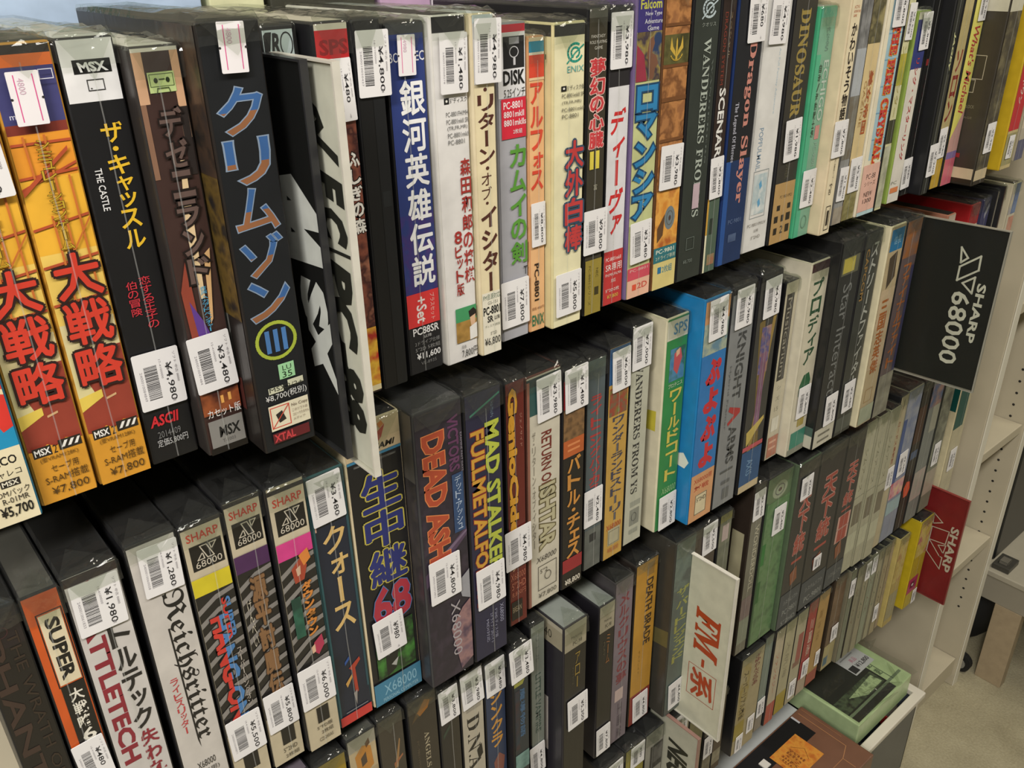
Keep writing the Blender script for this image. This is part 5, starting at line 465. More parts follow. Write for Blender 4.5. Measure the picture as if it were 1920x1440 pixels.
 (4,0.7904,0.8431,-0.0012,0.449,0.633,0.19,'cream box with black and maroon letter columns and a yellow foot, lowest shelf','958b6c','17171a','070708',1,[('R',0.05,0.0687,0.45,0.6715,'@8a7a40,958b6c'),('S',0.12,0.148,0.4,0.643,'4a4028','スーパーリアル麻雀',{'b':0.03}),('V',0.6,0.0424,0.85,0.3639,'6a3434','ぎゅわんぶらあ',{'b':0.03}),('R',0,0.6715,0.45,0.8448,'8a7c34')],[('T',0.75,0.7813,'¥1,500',0.016,0.032,2),('T',0.3,0.9011,'¥1,500',0.016,0.032,2)],[]),
 (4,0.8498,0.8704,0.0033,0.449,0.6326,0.19,'dull teal-grey box right of the cream one with two letter columns, lowest shelf','6c7870','17171a','070708',1,[('R',0,0.8326,1,1,'7a766c')],[('T',0.5,0.7446,'¥3,800',0.018,0.034,2)],[]),
 (4,0.8716,0.8949,0.0005,0.449,0.633,0.19,'pinkish white box with a salmon red foot, on the lowest shelf','a49a84','17171a','070708',1,[('S',0.3,0.2534,0.7,0.676,'a06a58','ファンタジー',{'b':0.02}),('R',0,0.781,1,1,'9c4c40')],[],[]),
 (4,0.899,0.9264,0.0025,0.449,0.6299,0.19,'whitish box with a mustard yellow foot, on the lowest shelf','9a9478','17171a','070708',1,[('S',0.3,0.2112,0.7,0.6129,'7a7460','大航海',{}),('R',0,0.7795,1,1,'948434')],[],[]),
 (4,0.9276,0.9555,0.0027,0.449,0.6304,0.19,'pale box with a red patch near its head, left of the lowest red box','9a947c','17171a','070708',1,[('R',0.4,0.2453,0.9,0.5441,'8a4a44'),('R',0.2,0.5441,0.9,0.6029,'7a5a4c')],[('T',0.5,0.8424,'¥1,800',0.017,0.034,2)],[]),
 (4,0.9567,0.982,0.003,0.449,0.633,0.19,'red box with white sideways lettering on the lowest shelf, tag ¥1,280','8c2c2c','17171a','070708',1,[('S',0.45,0.1925,0.85,0.591,'b8a898','三國志',{'b':0.02}),('R',0,0.8279,1,1,'9a8a78')],[('T',0.6,0.7295,'¥1,280',0.017,0.034,2)],[]),
 (4,0.9832,1.0143,0.0037,0.449,0.633,0.19,'yellow-tan box with a red-brown foot, right of the red box on the lowest shelf','9c7c48','17171a','070708',1,[('S',0.3,0.1777,0.6,0.5197,'7a5c30','蒼き狼',{}),('R',0,0.8647,1,1,'8a3c30')],[('T',0.75,0.7354,'¥980',0.012,0.03,2)],[]),
 (4,1.0305,1.0644,0.0059,0.449,0.633,0.19,'dark brown box with a blue spot on its cream foot, lowest shelf','5a4634','342a20','070708',1,[('R',0,0.1117,1,0.455,'@5a4634,6a5440'),('R',0,0.7283,1,1,'968c64'),('R',0.1,0.8623,0.5,0.9611,'3c5a6a')],[('T',0.65,0.6193,'¥980',0.018,0.032,2)],[]),
 (4,1.0656,1.0809,-0.0,0.449,0.633,0.19,'greyish green box with a white tag, right of the blue-spotted brown one, lowest shelf','6c7060','6a6654','070708',1,[('S',0.3,0.2954,0.7,0.7085,'5a6450','ゲームア',{'b':0.02})],[('T',0.484,0.1811,'¥380',0.0135,0.034,2)],[]),
 (4,1.0821,1.1007,-0.001,0.449,0.633,0.19,'slim black-sided pale box, second right of the blue-spotted brown one, lowest shelf','7a7864','26241f','070708',1,[('S',0.3,0.2327,0.7,0.6441,'6a5a48','ゲームイ',{'b':0.02})],[],[]),
 (4,1.1019,1.1205,-0.002,0.449,0.633,0.19,'slim olive-cream box, third right of the blue-spotted brown one, lowest shelf','85806a','6a6654','070708',1,[('S',0.3,0.2198,0.7,0.6323,'5a6450','ゲームウ',{'b':0.02})],[('T',0.5,0.1056,'¥580',0.014,0.034,2)],[]),
 (4,1.1252,1.1438,-0.0,0.449,0.633,0.19,'slim pale green box, in the middle of the lowest shelf end run, lowest shelf','7e8470','6a6654','070708',1,[('S',0.3,0.2261,0.7,0.6415,'6a5a48','ゲームエ',{'b':0.02})],[('T',0.5,0.1111,'¥680',0.014,0.034,2)],[]),
 (4,1.145,1.1603,-0.001,0.449,0.633,0.19,'slim cream box with thin ribbing, among the last pale boxes, lowest shelf','8c8870','6a6654','070708',1,[('S',0.3,0.2179,0.7,0.6344,'5a6450','ゲームオ',{'b':0.02})],[],[]),
 (4,1.1615,1.1793,-0.002,0.449,0.633,0.19,'slim sand-coloured box, two left of the thick yellow box, lowest shelf','8e8468','6a6654','070708',1,[('S',0.3,0.2078,0.7,0.6255,'6a5a48','ゲームカ',{'b':0.02})],[('T',0.5,0.7486,'¥880',0.014,0.034,2)],[]),
 (4,1.1842,1.1951,-0.0,0.449,0.633,0.19,'slim dusty pink box, next left of the thick yellow box, lowest shelf','8c7c68','6a6654','070708',1,[('S',0.3,0.2226,0.7,0.6431,'5a6450','ゲームキ',{'b':0.02})],[],[]),
 (4,1.1963,1.2272,-0.008,0.449,0.633,0.19,'thick yellow box with a wrinkled pale foot near the red hanging sign','a08c50','a8985c','070708',1,[('R',0,0,1,0.4995,'@a08c50,b0a060,9a7a50'),('R',0,0.6218,1,0.9351,'8c8464')],[],[]),
 (4,1.2646,1.307,-0.008,0.449,0.633,0.19,'bright yellow box with a pink square, left of the red hanging sign','a8942a','b09a1c','070708',1,[('R',0,0,1,0.4093,'@a89848,b8a860,9a5a5c'),('R',0,0.6571,0.8,0.8347,'a03058'),('I',0.2,0.7075,0.6,0.7836,'5a1c34','dot',{})],[('T',0.75,0.9145,'¥980',0.014,0.03,2)],[]),
]

for i, row in enumerate(BOXES): game_box(row, i)

# ------------------------------------------------------------------ hanging and upright signs
def side_place(L): return lambda a, b, d: (-d, L - a, b)          # faces -X; u runs from the back to the outer edge
def sign(name, label, loc, L, Hh, rotz, board, draw, edge='c8c4b8', plate=.0016):
    """board standing out from the shelf; local y=0 is the outer edge, y=L the inner edge"""
    t = thing(name, label, 'sign', loc, rotz, None)
    mb = MB(); mb.box((0, 0, 0), (plate, L, Hh), mat(board, rough=.5, coat=.05, streak=False)); mb.obj('board', t, bevel=.0003)
    P = Print(L, Hh, side_place(L), start=.0003); draw(P)
    P.obj('lettering', t)
    c = MB(); c.add([(-.002, -.0015, -.0015), (-.002, L, -.0015), (-.002, L, Hh + .0015), (-.002, -.0015, Hh + .0015)], [(0, 3, 2, 1)], film('sign_sleeve', haze=.004, gloss=.18, bump=.1))
    e = mat(edge, rough=.3, coat=.3)
    c.box((-.0022, -.0022, -.0022), (plate + .0008, -.0006, Hh + .002), e) if edge else None
    c.box((-.0022, -.0006, -.0022), (plate + .0008, L, -.0008), e) if edge else None
    c.box((-.0022, -.0006, Hh + .0008), (plate + .0008, L, Hh + .002), e) if edge else None
    c.obj('clear_sleeve', t)
    return t
FLOOR = 1.497
def d_msx(P):
    m = 'e4e4e6'
    # M, S, X turned sideways, blocky
    P.poly([(.30, .285), (.62, .262), (.98, .345), (.98, .385), (.72, .392), (.98, .425), (.98, .475), (.40, .49), (.26, .44), (.16, .44), (.16, .36), (.3, .34)], m)
    for v in (.322, .402): P.poly([(.5, v), (.57, v + .008), (.5, v + .012)], '1a1a1c')
    P.fit('S', .52, .522, .95, .655, m, rot=1, b=.10)
    P.poly([(.58, .62), (.74, .675), (.97, .62), (1, .665), (.86, .715), (1, .80), (1, .835), (.76, .755), (.6, .78), (.58, .73), (.68, .70), (.58, .675)], m)
sign('sign', 'black upright shelf sign with white angular lettering, pressed against the white one', (.2275, -.041, FLOOR - .292), .075, .238, 0, '0b0b0c', d_msx, edge='2c2c2e')
def d_nec(P):
    k = '24241f'
    P.poly([(.48, .07), (.66, .095), (.74, .135), (.62, .155), (.92, .19), (.92, .215), (.5, .16), (.5, .145), (.64, .12), (.5, .095)], k)
    P.fit('E', .48, .228, .94, .31, k, rot=1, b=.1, k=.25); P.fit('C', .48, .318, .94, .405, k, rot=1, b=.1, k=.25)
    P.rect(.3, .417, .97, .426, k)
    P.fit('PC-88', .47, .44, .93, .905, k, rot=1, b=.09, k=.15)
sign('sign', 'tall white upright shelf sign with slanted black lettering between top shelf boxes', (.2345, -.062, FLOOR - .299), .067, .245, 0, 'd9d5c8', d_nec)
def d_fm(P):
    r = 'b4441c'
    P.fit('𝐅𝐌', .48, .27, .86, .555, r, rot=1, b=.03, k=.2); P.rect(.63, .568, .675, .618, r)
    P.icon('frame', .44, .635, .88, .835, r); P.fit('系', .49, .65, .84, .82, r, rot=1, b=.05)
sign('sign', 'white upright shelf sign with red-orange lettering and a framed kanji', (.6535, -.0645, FLOOR - .853), .09, .24, 0, 'd4cebc', d_fm)
def d_nec2(P):
    P.fit('NEC PC-98', .42, .25, .82, 1.25, '24241f', rot=1, b=.06, k=.2) if False else None
    P.fit('NEC', .42, .17, .84, .5, '24241f', rot=1, b=.07, k=.25); P.fit('PC-98', .42, .52, .84, .95, '24241f', rot=1, b=.05, k=.2)
sign('sign', 'white sign with black slanted capitals, lower one, on the lowest shelf', (.6365, -.05, FLOOR - 1.04), .075, .187, 0, 'b8b4a8', d_nec2, edge='8a6a60')
def d_x68(P):
    w = 'c4c2b4'; t = .0022
    # maker's letter mark lying on its side, then the number and the name
    P.line([(.625, .135), (.70, .19), (.645, .225)], t, w, True)
    P.line([(.645, .25), (.81, .165), (.815, .25), (.645, .335)], t, w, True)
    P.line([(.70, .345), (.80, .295), (.80, .395)], t, w, True)
    P.fit('68000', .63, .40, .80, .87, w, rot=1, b=.025)
    P.fit('SHARP', .835, .325, .915, .70, w, rot=1, b=.05)
ang = math.radians(-5)
sign('sign', 'large black hanging sign with white outline mark and five-digit number', (1.041, -.112, FLOOR - .502), .125, .2, math.radians(4.5), '0e100d', d_x68, edge='8a887c')
def d_x1(P):
    w = 'c4b8a8'; t = .0016
    P.line([(.36, .22), (.58, .275), (.38, .315)], t, w, True)
    P.line([(.38, .345), (.76, .33), (.74, .455), (.38, .47)], t, w, True)
    P.line([(.6, .49), (.76, .465), (.74, .545)], t, w, True)
    P.line([(.38, .47), (.38, .585), (.74, .70), (.74, .585), (.68, .585)], t, w, True)
    P.fit('SHARP', .78, .27, .96, .70, w, rot=1, b=.05)
sign('sign', 'dark red hanging sign with white outline mark at the end of the lowest shelf', (1.314, -.053, FLOOR - 1.032), .075, .21, 0, '7e1418', d_x1, edge='7a2a28')

# ------------------------------------------------------------------ bookcase
CREAM = mat('b6ad96', rough=.5, coat=.12, noise=.05, scale=18, streak=False)
WALLC = mat('a8a292', rough=.8, coat=0, noise=.06, scale=6, streak=False)
HOLE = mat('1c1a16', rough=.8, coat=0, noise=.02, streak=False)
bc = thing('bookcase', 'cream laminate shelving with an empty narrow bay at its right end', 'bookcase', (0, 0, 0))
def bpart(name, a, b, m=CREAM, bev=.0015, **p):
    mb = MB(); mb.box(a, b, m); return mb.obj(name, bc, bevel=bev, **p)
PX0, PX1, QX0, QX1 = 1.452, 1.474, 1.655, 1.677
bpart('side_panel', (-.62, .05, 0), (-.6, .30, 2.0))
bpart('side_panel', (PX0, -.002, 0), (PX1, .30, 2.0))
qp = bpart('side_panel', (QX0, -.002, 0), (QX1, .30, 2.0))
for yy in (.026, .235):
    hm = MB()
    for k in range(24):
        z = .21 + k * .0245
        pts = [(QX0 - .0006, yy + .0026 * math.cos(i * .785), z + .0026 * math.sin(i * .785)) for i in range(8)]
        hm.add(pts, [tuple(range(8))[::-1]], HOLE)
    hm.obj('peg_hole_row', qp)
EDGE = mat('dcd5c2', rough=.35, coat=.3, noise=.03, scale=18, streak=False)  # paler than the panels: highlight along their front edges, put into the colour
for xa, xb in ((PX0, PX1), (QX0, QX1)): bpart('edge_highlight', (xa + .001, -.0042, 0), (xb - .001, -.0022, 2.0), EDGE, .0006)
bpart('back_panel', (-.6, .286, .08), (PX0, .298, 2.0), mat('8f8876', rough=.6, coat=.05, noise=.05, scale=18, streak=False), 0)
bpart('back_panel', (PX1, .286, .05), (QX0, .298, 2.0), mat('9a937f', rough=.6, coat=.05, noise=.05, scale=18, streak=False), 0)
for z in (FLOOR - .280, FLOOR - .562, FLOOR - .846, FLOOR - 1.048):
    bpart('shelf_board', (-.598, .05, z - .0125), (PX0 - .001, .284, z - .0006), bev=.001)
for z in (FLOOR - .542, FLOOR - .830, FLOOR - 1.090):
    bpart('shelf_board', (PX1 + .001, .002, z - .02), (QX0 - .001, .284, z))
bpart('base_board', (PX1 + .001, .004, .03), (QX0 - .001, .284, .078))
bpart('base_board', (-.598, .012, .03), (PX0 - .001, .284, .078))
bpart('plinth', (-.598, .02, 0), (PX0 - .001, .035, .03)); bpart('plinth', (PX1 + .001, .02, 0), (QX0 - .001, .035, .03))

# loose things glimpsed behind the top row
def stood(name, label, a, b, col, top='c8c8c0', cat='box', grp=None):
    mb = MB(); mb.box((0, 0, 0), (b[0]-a[0], b[1]-a[1], b[2]-a[2]), mat(col, **CASEKW))
    o = mb.obj(name, None, a, bevel=.0012, label=label, category=cat)
    if grp: o['group'] = grp
    return o
ZT1 = FLOOR - .280
bk = thing('file_box', 'pale blue box with a green top edge standing behind the top row, far left', 'box', (-.02, .205, ZT1))
m_ = MB(); m_.box((0, 0, 0), (.30, .05, .262), mat('a8bcd8', rough=.5)); m_.obj('body', bk, bevel=.001)
m_ = MB(); m_.box((-.001, -.001, .2625), (.301, .051, .27), mat('2a6a4c', rough=.5)); m_.obj('lid', bk, bevel=.001)
stood('paper_stack', 'cream papers standing behind the top row, right of the pale blue box', (.286, .205, ZT1), (.33, .25, ZT1 + .268), 'd4d4a8', cat='papers')
stood('storage_box', 'dark olive box standing behind the top row above the black thick box', (.335, .205, ZT1), (.43, .26, ZT1 + .27), '3a3a30')
for k, (xa, xb, c, nm) in enumerate([(.435, .487, 'b89ab8', 'mauve'), (.489, .53, 'd8d0d8', 'near-white'), (.532, .575, 'a878a8', 'purple'), (.577, .62, '7a6a5a', 'brown'), (.622, .7, 'c8c8c0', 'light grey'), (.702, .8, '5a6450', 'dark green')]):
    stood('storage_box', '%s box standing behind the blue and white boxes of the top shelf' % nm, (xa, .205, ZT1), (xb, .26, ZT1 + .272), c, grp='boxes behind the top row')

# ------------------------------------------------------------------ crate with big boxes, at the foot of the shelves
WHITE = mat('c8c2b4', rough=.4, coat=.2, noise=.04, scale=20, streak=False)
CX0, CX1, CY0, CY1, CZ0, CZ1 = .83, 1.302, -.068, .135, .0795, FLOOR - 1.222
cr = thing('plastic_crate', 'white-rimmed plastic crate jutting out at the foot of the shelves', 'crate', (0, 0, 0))
def cpart(nm, boxes, m, bev=.002):
    mb = MB()
    for a, b in boxes: mb.box(a, b, m)
    return mb.obj(nm, cr, bevel=bev)
NAVY = mat('3c424a', rough=.35, coat=.3, noise=.1, scale=30)
cpart('tub', [((CX0+.01, CY0+.01, CZ0), (CX1-.01, CY1-.01, CZ0+.004)), ((CX0+.008, CY0+.008, CZ0), (CX0+.012, CY1-.008, CZ1-.012)), ((CX1-.012, CY0+.008, CZ0), (CX1-.008, CY1-.008, CZ1-.012)), ((CX0+.008, CY0+.008, CZ0), (CX1-.008, CY0+.012, CZ1-.012)), ((CX0+.008, CY1-.012, CZ0), (CX1-.008, CY1-.008, CZ1-.012))], NAVY, .0008)
rm = MB(); w_ = .017
o_ = [(CX0, CY0), (CX1, CY0), (CX1, CY1), (CX0, CY1)]; i_ = [(CX0+w_, CY0+w_), (CX1-w_, CY0+w_), (CX1-w_, CY1-w_), (CX0+w_, CY1-w_)]
vv = [(x, y, CZ1) for x, y in o_] + [(x, y, CZ1) for x, y in i_] + [(x, y, CZ1 - .012) for x, y in o_] + [(x, y, CZ1 - .012) for x, y in i_]
ff = []
for k in range(4):
    n = (k + 1) % 4
    ff += [(k, n, 4 + n, 4 + k), (8 + k, 12 + k, 12 + n, 8 + n), (k, 8 + k, 8 + n, n), (4 + k, 4 + n, 12 + n, 12 + k)]
rm.add(vv, ff, WHITE); rm.obj('rim', cr, bevel=.002)

# big flat boxes lying in the crate
gz = FLOOR - 1.182
gb = thing('big_game_box', 'large pale green box lying in the crate under loose shiny wrap', 'game box', (1.19, .018, gz - .05), math.radians(0))
GX, GY = .085, .072
mb = MB(); mb.box((-GX, -GY+.01, 0), (GX+.006, GY, .05), mat('a9bd8e', rough=.4, coat=.3)); mb.obj('case', gb, bevel=.002)
P = Print(2*GX, 2*GY-.014, lambda a, b, d: (-GX + a + .006, -GY + .014 + b, .05 + d)); 
P.rect(0, .0, .72, 1, '1d201b'); P.rect(.0, .86, .96, .9, '6a7a60'); P.rect(.0, .62, .70, .84, '@1d201b,4a5840,2a3026'); P.poly([(.2, .7), (.66, .66), (.68, .82), (.4, .83)], '@7a8a64,a9bd8e,3a4434')
P.line([(.72, .05), (.72, .86), (.05, .86)], .0012, '24281f'); P.line([(.80, .05), (.80, .9)], .0012, '3a4a34')
for k in range(4): P.fit('遊', .735, .16 + k*.16, .79, .28 + k*.16, '5a6a50', b=.03)
P.obj('cover_print', gb)
P = Print(.06, .062, lambda a, b, d: (.012 + a, .0 + b, .0515 + d)); P.kw = TAGKW
P.rect(0, 0, 1, 1, 'b8b8bc'); P.rect(.04, .7, .3, .95, '201f22')
for k in range(4): P.rect(.1 + .0*k, .08 + k*.1, .75, .12 + k*.1, '8a8a8e')
P.fit('美品', .35, .5, .62, .66, 'b0607a'); P.fit('¥12,800', .35, .72, .95, .9, '3a3438', b=.03)
P.obj('price_card', gb)
rr = random.Random(3); mb = MB(); n = 9; vs = []
for j in range(n):
    for i in range(n):
        e = i in (0, n-1) or j in (0, n-1)
        vs.append((-GX - .003 + (2*GX + .018)*i/(n-1) + rr.uniform(-.003, .003), -GY + .007 + (2*GY - .004)*j/(n-1) + rr.uniform(-.003, .003), .0535 + rr.uniform(0, .006 if not e else .002)))
mb.add(vs, [(j*n+i, j*n+i+1, (j+1)*n+i+1, (j+1)*n+i) for j in range(n-1) for i in range(n-1)], film('clear_wrap'))
for (ax, ay), (bx, by), rad in (((-.02, -.030), (.055, -.062), .007), ((.05, -.06), (.08, -.02), .004), ((-.07, -.055), (.03, -.068), .003)):
    dx, dy = bx - ax, by - ay; l_ = math.hypot(dx, dy); nx_, ny_ = -dy / l_, dx / l_; rv = []
    for t_ in (0, .15, .4, .7, .9, 1):
        rr_ = rad * math.sin(math.pi * (.08 + .84 * t_))
        for q in range(17):
            an = math.pi * q / 16; rv.append((ax + dx*t_ + nx_*rr_*math.cos(an), ay + dy*t_ + ny_*rr_*math.cos(an), .0535 + rr_*math.sin(an)*1.1))
    mb.add(rv, [(i*17+q, i*17+q+1, (i+1)*17+q+1, (i+1)*17+q) for i in range(5) for q in range(16)], film('clear_wrap'))
e0 = len(mb.v); cs = []
for k in range(8):
    for q in range(3): cs.append((GX + .012 + q*.011 + rr.uniform(-.004, .004), GY - .05 + k*.008, .048 + rr.uniform(-.008, .014)))
mb.add(cs, [(k*3+q, (k+1)*3+q, (k+1)*3+q+1, k*3+q+1) for k in range(7) for q in range(2)], film('clear_wrap'))
mb.obj('shrink_wrap', gb)

bb = thing('big_game_box', 'large brown box with an orange card lying across the crate, nearest the camera', 'game box', (.968, .004, CZ1 + .0015), 0)
mb = MB(); mb.box((-.105, -.093, 0), (.105, .042, .036), mat('6b4a38', rough=.45, coat=.3, noise=.15, scale=25)); mb.obj('case', bb, bevel=.002)
P = Print(.2, .129, lambda a, b, d: (-.1 + a, -.09 + b, .036 + d))
P.line([(.93, .03), (.93, .72), (.80, .80), (.80, .97)], .001, 'a87850'); P.line([(.08, .80), (.8, .80)], .001, '9a6c48'); P.line([(.985, .02), (.985, .6)], .0008, '9a6c48')
P.rect(.42, .0, .86, .36, '121214') ; P.rect(.84, .0, .86, .13, 'b0b0b4'); P.rect(.05, .0, .42, .3, '17171a')
P.obj('cover_print', bb)
P = Print(.072, .054, lambda a, b, d: (-.028 + a, -.040 + b, .0372 + d)); P.kw = TAGKW
P.rect(0, 0, 1, 1, '@b86a24,c08430,a85c1c'); P.fit('信長の野望', .12, .2, .55, .78, '7a4416', b=.02); P.line([(.6, .2), (.8, .5), (.62, .8)], .0008, '7a4416')
P.obj('card', bb, label='orange card with faint brown lettering')
mb = MB(); mb.box((-.052, .004, .0372), (-.038, .018, .0392), mat('c8c4bc', **TAGKW)); mb.obj('sticker', bb)
mb = MB(); n = 14; vs = []
for i in range(n):
    for q in range(3): vs.append((.1065 + rr.uniform(0, .003), -.09 + .130*i/(n-1), .004 + q*.016 + rr.uniform(-.002, .002)))
mb.add(vs, [(i*3+q, (i+1)*3+q, (i+1)*3+q+1, i*3+q+1) for i in range(n-1) for q in range(2)], film('clear_wrap')); mb.obj('shrink_wrap', bb)

kb = thing('big_game_box', 'black flat box at the left end of the crate, mostly hidden by the lowest shelf', 'game box', (.82, .012, CZ1 + .0015), 0)
mb = MB(); mb.box((-.085, -.06, 0), (.037, .046, .045), mat('121213', rough=.3, coat=.4)); mb.obj('case', kb, bevel=.002)
P = Print(.1, .09, lambda a, b, d: (-.075 + a, -.052 + b, .045 + d)); P.icon('frame', .1, .1, .9, .9, '26262a'); P.obj('cover_print', kb)
# bright lid strip between the lowest shelf and the boxes
ld = MB(); ld.box((0, 0, 0), (.29, .075, .004), mat('a8acac', rough=.3, coat=.4, noise=.05)); ld.obj('crate_lid', None, (.80, .058, CZ1 + .001), bevel=.001, label='pale grey plastic lid strip lying at the back of the crate under the lowest shelf', category='lid')
jr = thing('small_jar', 'small dark object with a red band and foil top standing in the crate', 'jar', (1.245, -.035, CZ0 + .0045))
def cyl(r0, r1, z0, z1, m, n=18):
    mb = MB(); vs = [(r0*math.cos(6.2832*i/n), r0*math.sin(6.2832*i/n), z0) for i in range(n)] + [(r1*math.cos(6.2832*i/n), r1*math.sin(6.2832*i/n), z1) for i in range(n)]
    mb.add(vs, [(i, (i+1) % n, n + (i+1) % n, n + i) for i in range(n)] + [tuple(range(n))[::-1], tuple(range(n, 2*n))], m); return mb
cyl(.013, .013, 0, .13, mat('16140f', rough=.4)).obj('body', jr, bevel=.001)
cyl(.0134, .0134, .13, .155, mat('7a1c18', rough=.4)).obj('red_band', jr, bevel=.001)
cyl(.0125, .009, .155, .185, mat('a8a090', rough=.25, metallic=.8, coat=0)).obj('foil_cap', jr, bevel=.0015)

# ------------------------------------------------------------------ low table beyond the bookcase
GREY = mat('8f897a', rough=.45, coat=.15, noise=.05, scale=20, streak=False)
lt = thing('low_table', 'low grey-cream table beyond the bookcase with dark gear on it', 'table', (0, 0, 0))
TX, TZ = 1.722, FLOOR - 1.215
mb = MB(); mb.box((TX, -.30, TZ - .014), (TX + .6, .25, TZ), mat('a39d8c', rough=.4, coat=.15, noise=.04, streak=False)); mb.obj('table_top', lt, bevel=.002)
mb = MB(); mb.box((TX + .004, -.298, TZ - .075), (TX + .022, .248, TZ - .0145), GREY); mb.obj('apron', lt, bevel=.001)
mb = MB(); mb.box((TX + .004, -.075, 0), (TX + .03, -.02, TZ - .0755), mat('a08f74', rough=.5, coat=.1)); mb.obj('leg', lt, bevel=.001)
mb = MB(); mb.box((TX + .55, -.28, 0), (TX + .576, -.22, TZ - .0145), GREY); mb.obj('leg', lt, bevel=.001)
mb = MB(); mb.box((TX + .55, .18, 0), (TX + .576, .23, TZ - .0145), GREY); mb.obj('leg', lt, bevel=.001)
tw = thing('computer_tower', 'black computer tower standing on the low table', 'computer', (TX + .04, .016, TZ + .001))
mb = MB(); mb.box((0, 0, 0), (.30, .10, .30), mat('17191a', rough=.35, coat=.2)); mb.obj('case', tw, bevel=.003)
mb = MB(); mb.box((-.004, .062, .01), (-.0005, .098, .29), mat('34393a', rough=.4)); mb.obj('front_panel', tw, bevel=.0015)
mb = MB(); mb.box((-.0055, .02, .2), (-.0005, .026, .23), mat('c8c8c8', rough=.2, metallic=.9, coat=0)); mb.obj('badge', tw)
pb = MB(); rp = random.Random(11); n = 7; vs = []
for j in range(n):
    for i in range(n):
        vs.append((.02*i + rp.uniform(-.003, .003), .018*j + rp.uniform(-.003, .003), .004 + .035*math.sin(math.pi*i/(n-1))*math.sin(math.pi*j/(n-1)) + rp.uniform(0, .012)))
pb.add(vs, [(j*n+i, j*n+i+1, (j+1)*n+i+1, (j+1)*n+i) for j in range(n-1) for i in range(n-1)], mat('c0b9a4', rough=.6, coat=.1)); o = pb.obj('paper_bag', None, (TX + .02, -.165, TZ + .001), smooth=True, label='crumpled cream paper bag on the low table', category='bag')
mb = MB(); mb.box((0, 0, 0), (.05, .035, .012), mat('3c3a34', rough=.5)); mb.box((.008, .008, .012), (.03, .026, .02), mat('6a665c', rough=.4)); mb.obj('adapter', None, (TX + .012, -.026, TZ + .001), bevel=.001, label='small dark power adapter at the near edge of the low table', category='adapter')
bgm = bmesh.new(); bmesh.ops.create_icosphere(bgm, subdivisions=3, radius=1)
rb = random.Random(5)
for v in bgm.verts:
    s_ = 1 + rb.uniform(-.05, .05); v.co = Vector((v.co.x * .10 * s_, v.co.y * .085 * s_, max(-.085, v.co.z * .1 * s_)))
bme = bpy.data.meshes.new('rucksack'); bgm.to_mesh(bme); bgm.free(); bme.materials.append(mat('131313', rough=.7, coat=0)); bme.polygons.foreach_set('use_smooth', [True]*len(bme.polygons))
rk = thing('rucksack', 'black rucksack slumped on the floor under the low table', 'bag', (TX + .14, .085, .086)); obj('body', bme, rk)
mb = MB(); mb.box((-.10, -.03, -.05), (-.085, .03, .05), mat('1e1e1e', rough=.6, coat=0)); mb.obj('front_pocket', rk, bevel=.004)
mb = MB(); mb.box((0, 0, 0), (.05, .04, .05), mat('17171a', rough=.5)); 
dg = thing('caster', 'small black caster with grey rim on the floor by the table leg', 'wheel', (TX - .005, .012, .0245))
wm = bmesh.new(); bmesh.ops.create_cone(wm, segments=20, cap_ends=True, radius1=.024, radius2=.024, depth=.018, matrix=Matrix.Rotation(math.pi/2, 4, 'Y'))
bmesh.ops.bevel(wm, geom=wm.edges[:], offset=.002, segments=2, affect='EDGES'); wme = bpy.data.meshes.new('tyre'); wm.to_mesh(wme); wm.free(); wme.materials.append(mat('1a1a1a', rough=.6, coat=0)); obj('tyre', wme, dg)
wm = bmesh.new(); bmesh.ops.create_cone(wm, segments=16, cap_ends=True, radius1=.014, radius2=.014, depth=.02, matrix=Matrix.Rotation(math.pi/2, 4, 'Y')); wme = bpy.data.meshes.new('hub'); wm.to_mesh(wme); wm.free(); wme.materials.append(mat('8a887e', rough=.4, coat=0)); obj('hub', wme, dg)

# ------------------------------------------------------------------ room
def carpet():
    m = bpy.data.materials.new('grey_carpet'); m.use_nodes = True; nt = m.node_tree; N = nt.nodes; L = nt.links; b = N['Principled BSDF']
    tc = N.new('ShaderNodeTexCoord'); n1 = N.new('ShaderNodeTexNoise'); n1.inputs['Scale'].default_value = 9; n1.inputs['Detail'].default_value = 6
    n2 = N.new('ShaderNodeTexNoise'); n2.inputs['Scale'].default_value = 220
    r = N.new('ShaderNodeValToRGB'); r.color_ramp.elements[0].color = lin('8a8268'); r.color_ramp.elements[1].color = lin('aaa286'); r.color_ramp.elements[0].position = .35; r.color_ramp.elements[1].position = .68
    mx = N.new('ShaderNodeMath'); mx.operation = 'MULTIPLY_ADD'; mx.inputs[1].default_value = .35; mul = N.new('ShaderNodeMath'); mul.operation = 'MULTIPLY'; mul.inputs[1].default_value = .65
    L.new(tc.outputs['Object'], n1.inputs['Vector']); L.new(tc.outputs['Object'], n2.inputs['Vector']); L.new(n1.outputs['Fac'], mul.inputs[0]); L.new(n2.outputs['Fac'], mx.inputs[0]); L.new(mul.outputs[0], mx.inputs[2])
    L.new(mx.outputs[0], r.inputs['Fac']); L.new(r.outputs['Color'], b.inputs['Base Color']); b.inputs['Roughness'].default_value = .95
    bp = N.new('ShaderNodeBump'); bp.inputs['Strength'].default_value = .4; bp.inputs['Distance'].default_value = .003; L.new(n2.outputs['Fac'], bp.inputs['Height']); L.new(bp.outputs['Normal'], b.inputs['Normal'])
    return m
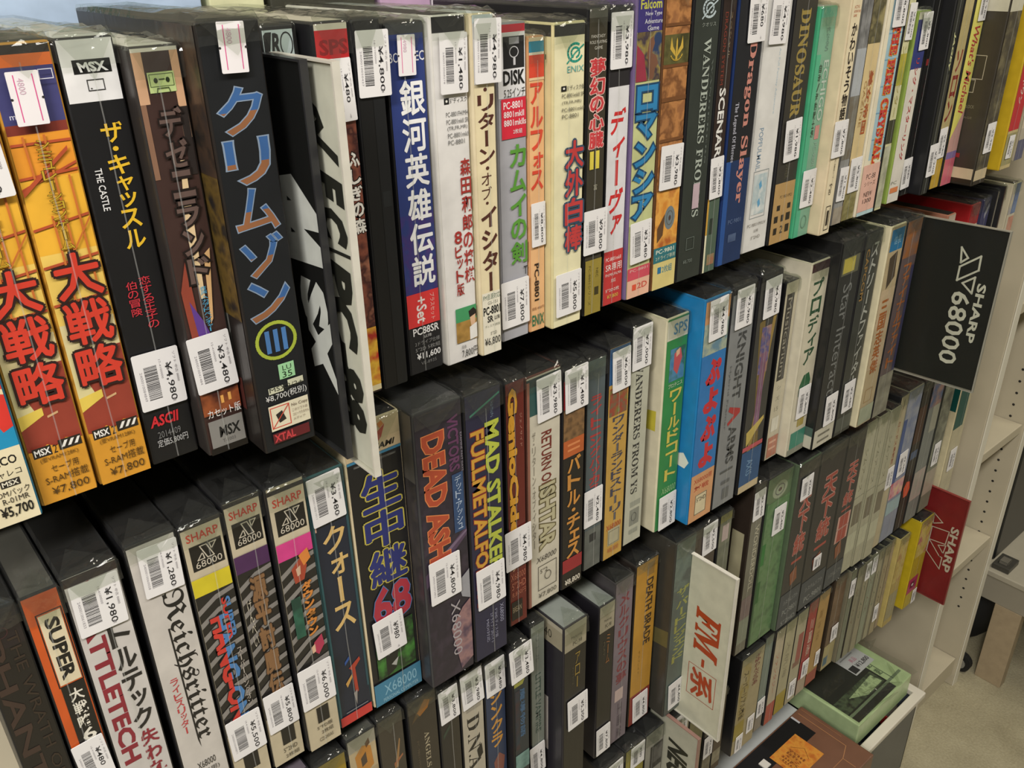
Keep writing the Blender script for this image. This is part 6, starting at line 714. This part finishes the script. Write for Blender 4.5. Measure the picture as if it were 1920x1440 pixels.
def struct(name, a, b, m):
    mb = MB(); mb.box(a, b, m); return mb.obj(name, None, kind='structure')
struct('floor', (-2.2, -2.2, -.05), (4.2, 1.6, 0), carpet())
struct('ceiling', (-2.2, -2.2, 2.6), (4.2, 1.6, 2.65), mat('d8d6cc', rough=.9, coat=0, noise=.03, scale=5, streak=False))
struct('wall_back', (-2.2, 1.55, 0), (4.2, 1.6, 2.6), WALLC)

# ------------------------------------------------------------------ light: ceiling tubes over the aisle
def lamp(name, loc, sx, sy, watts, col, rot=(0, 0, 0)):
    l = bpy.data.lights.new(name, 'AREA'); l.shape = 'RECTANGLE'; l.size = sx; l.size_y = sy; l.energy = watts; l.color = col
    o = bpy.data.objects.new(name, l); COL.objects.link(o); o.location = loc; o.rotation_euler = rot
    return o
NEAR, FAR = (1.0, .955, .90), (1.0, .93, .77)
lamp('ceiling_light', (-1.25, -.95, 2.57), 1.2, .28, 78, NEAR)
lamp('ceiling_light', (.2, -.9, 2.57), 1.2, .28, 22, NEAR)
lamp('ceiling_light', (1.75, -.9, 2.57), 1.2, .28, 19, FAR)
w = bpy.data.worlds.new('shop'); scene.world = w; w.use_nodes = True
w.node_tree.nodes['Background'].inputs[0].default_value = (.95, .88, .70, 1); w.node_tree.nodes['Background'].inputs[1].default_value = .13

# ------------------------------------------------------------------ camera
cd = bpy.data.cameras.new('camera'); cam = bpy.data.objects.new('camera', cd); COL.objects.link(cam); scene.camera = cam
cd.sensor_fit = 'HORIZONTAL'; cd.sensor_width = 36; cd.lens = 1638.49 / 1920 * 36; cd.clip_start = .02
R3 = Matrix(((0.761945,0.304671,-0.571503),(-0.647372,0.332819,-0.685668),(-0.018696,0.892416,0.450826))
)
cam.matrix_world = Matrix.Translation((0, -.48, FLOOR)) @ R3.to_4x4()
scene.view_settings.view_transform = 'Standard'; scene.view_settings.look = 'None'; scene.view_settings.gamma = 1; scene.view_settings.use_curve_mapping = False
scene.view_settings.exposure = 0.0
scene.cycles.transparent_max_bounces = 24
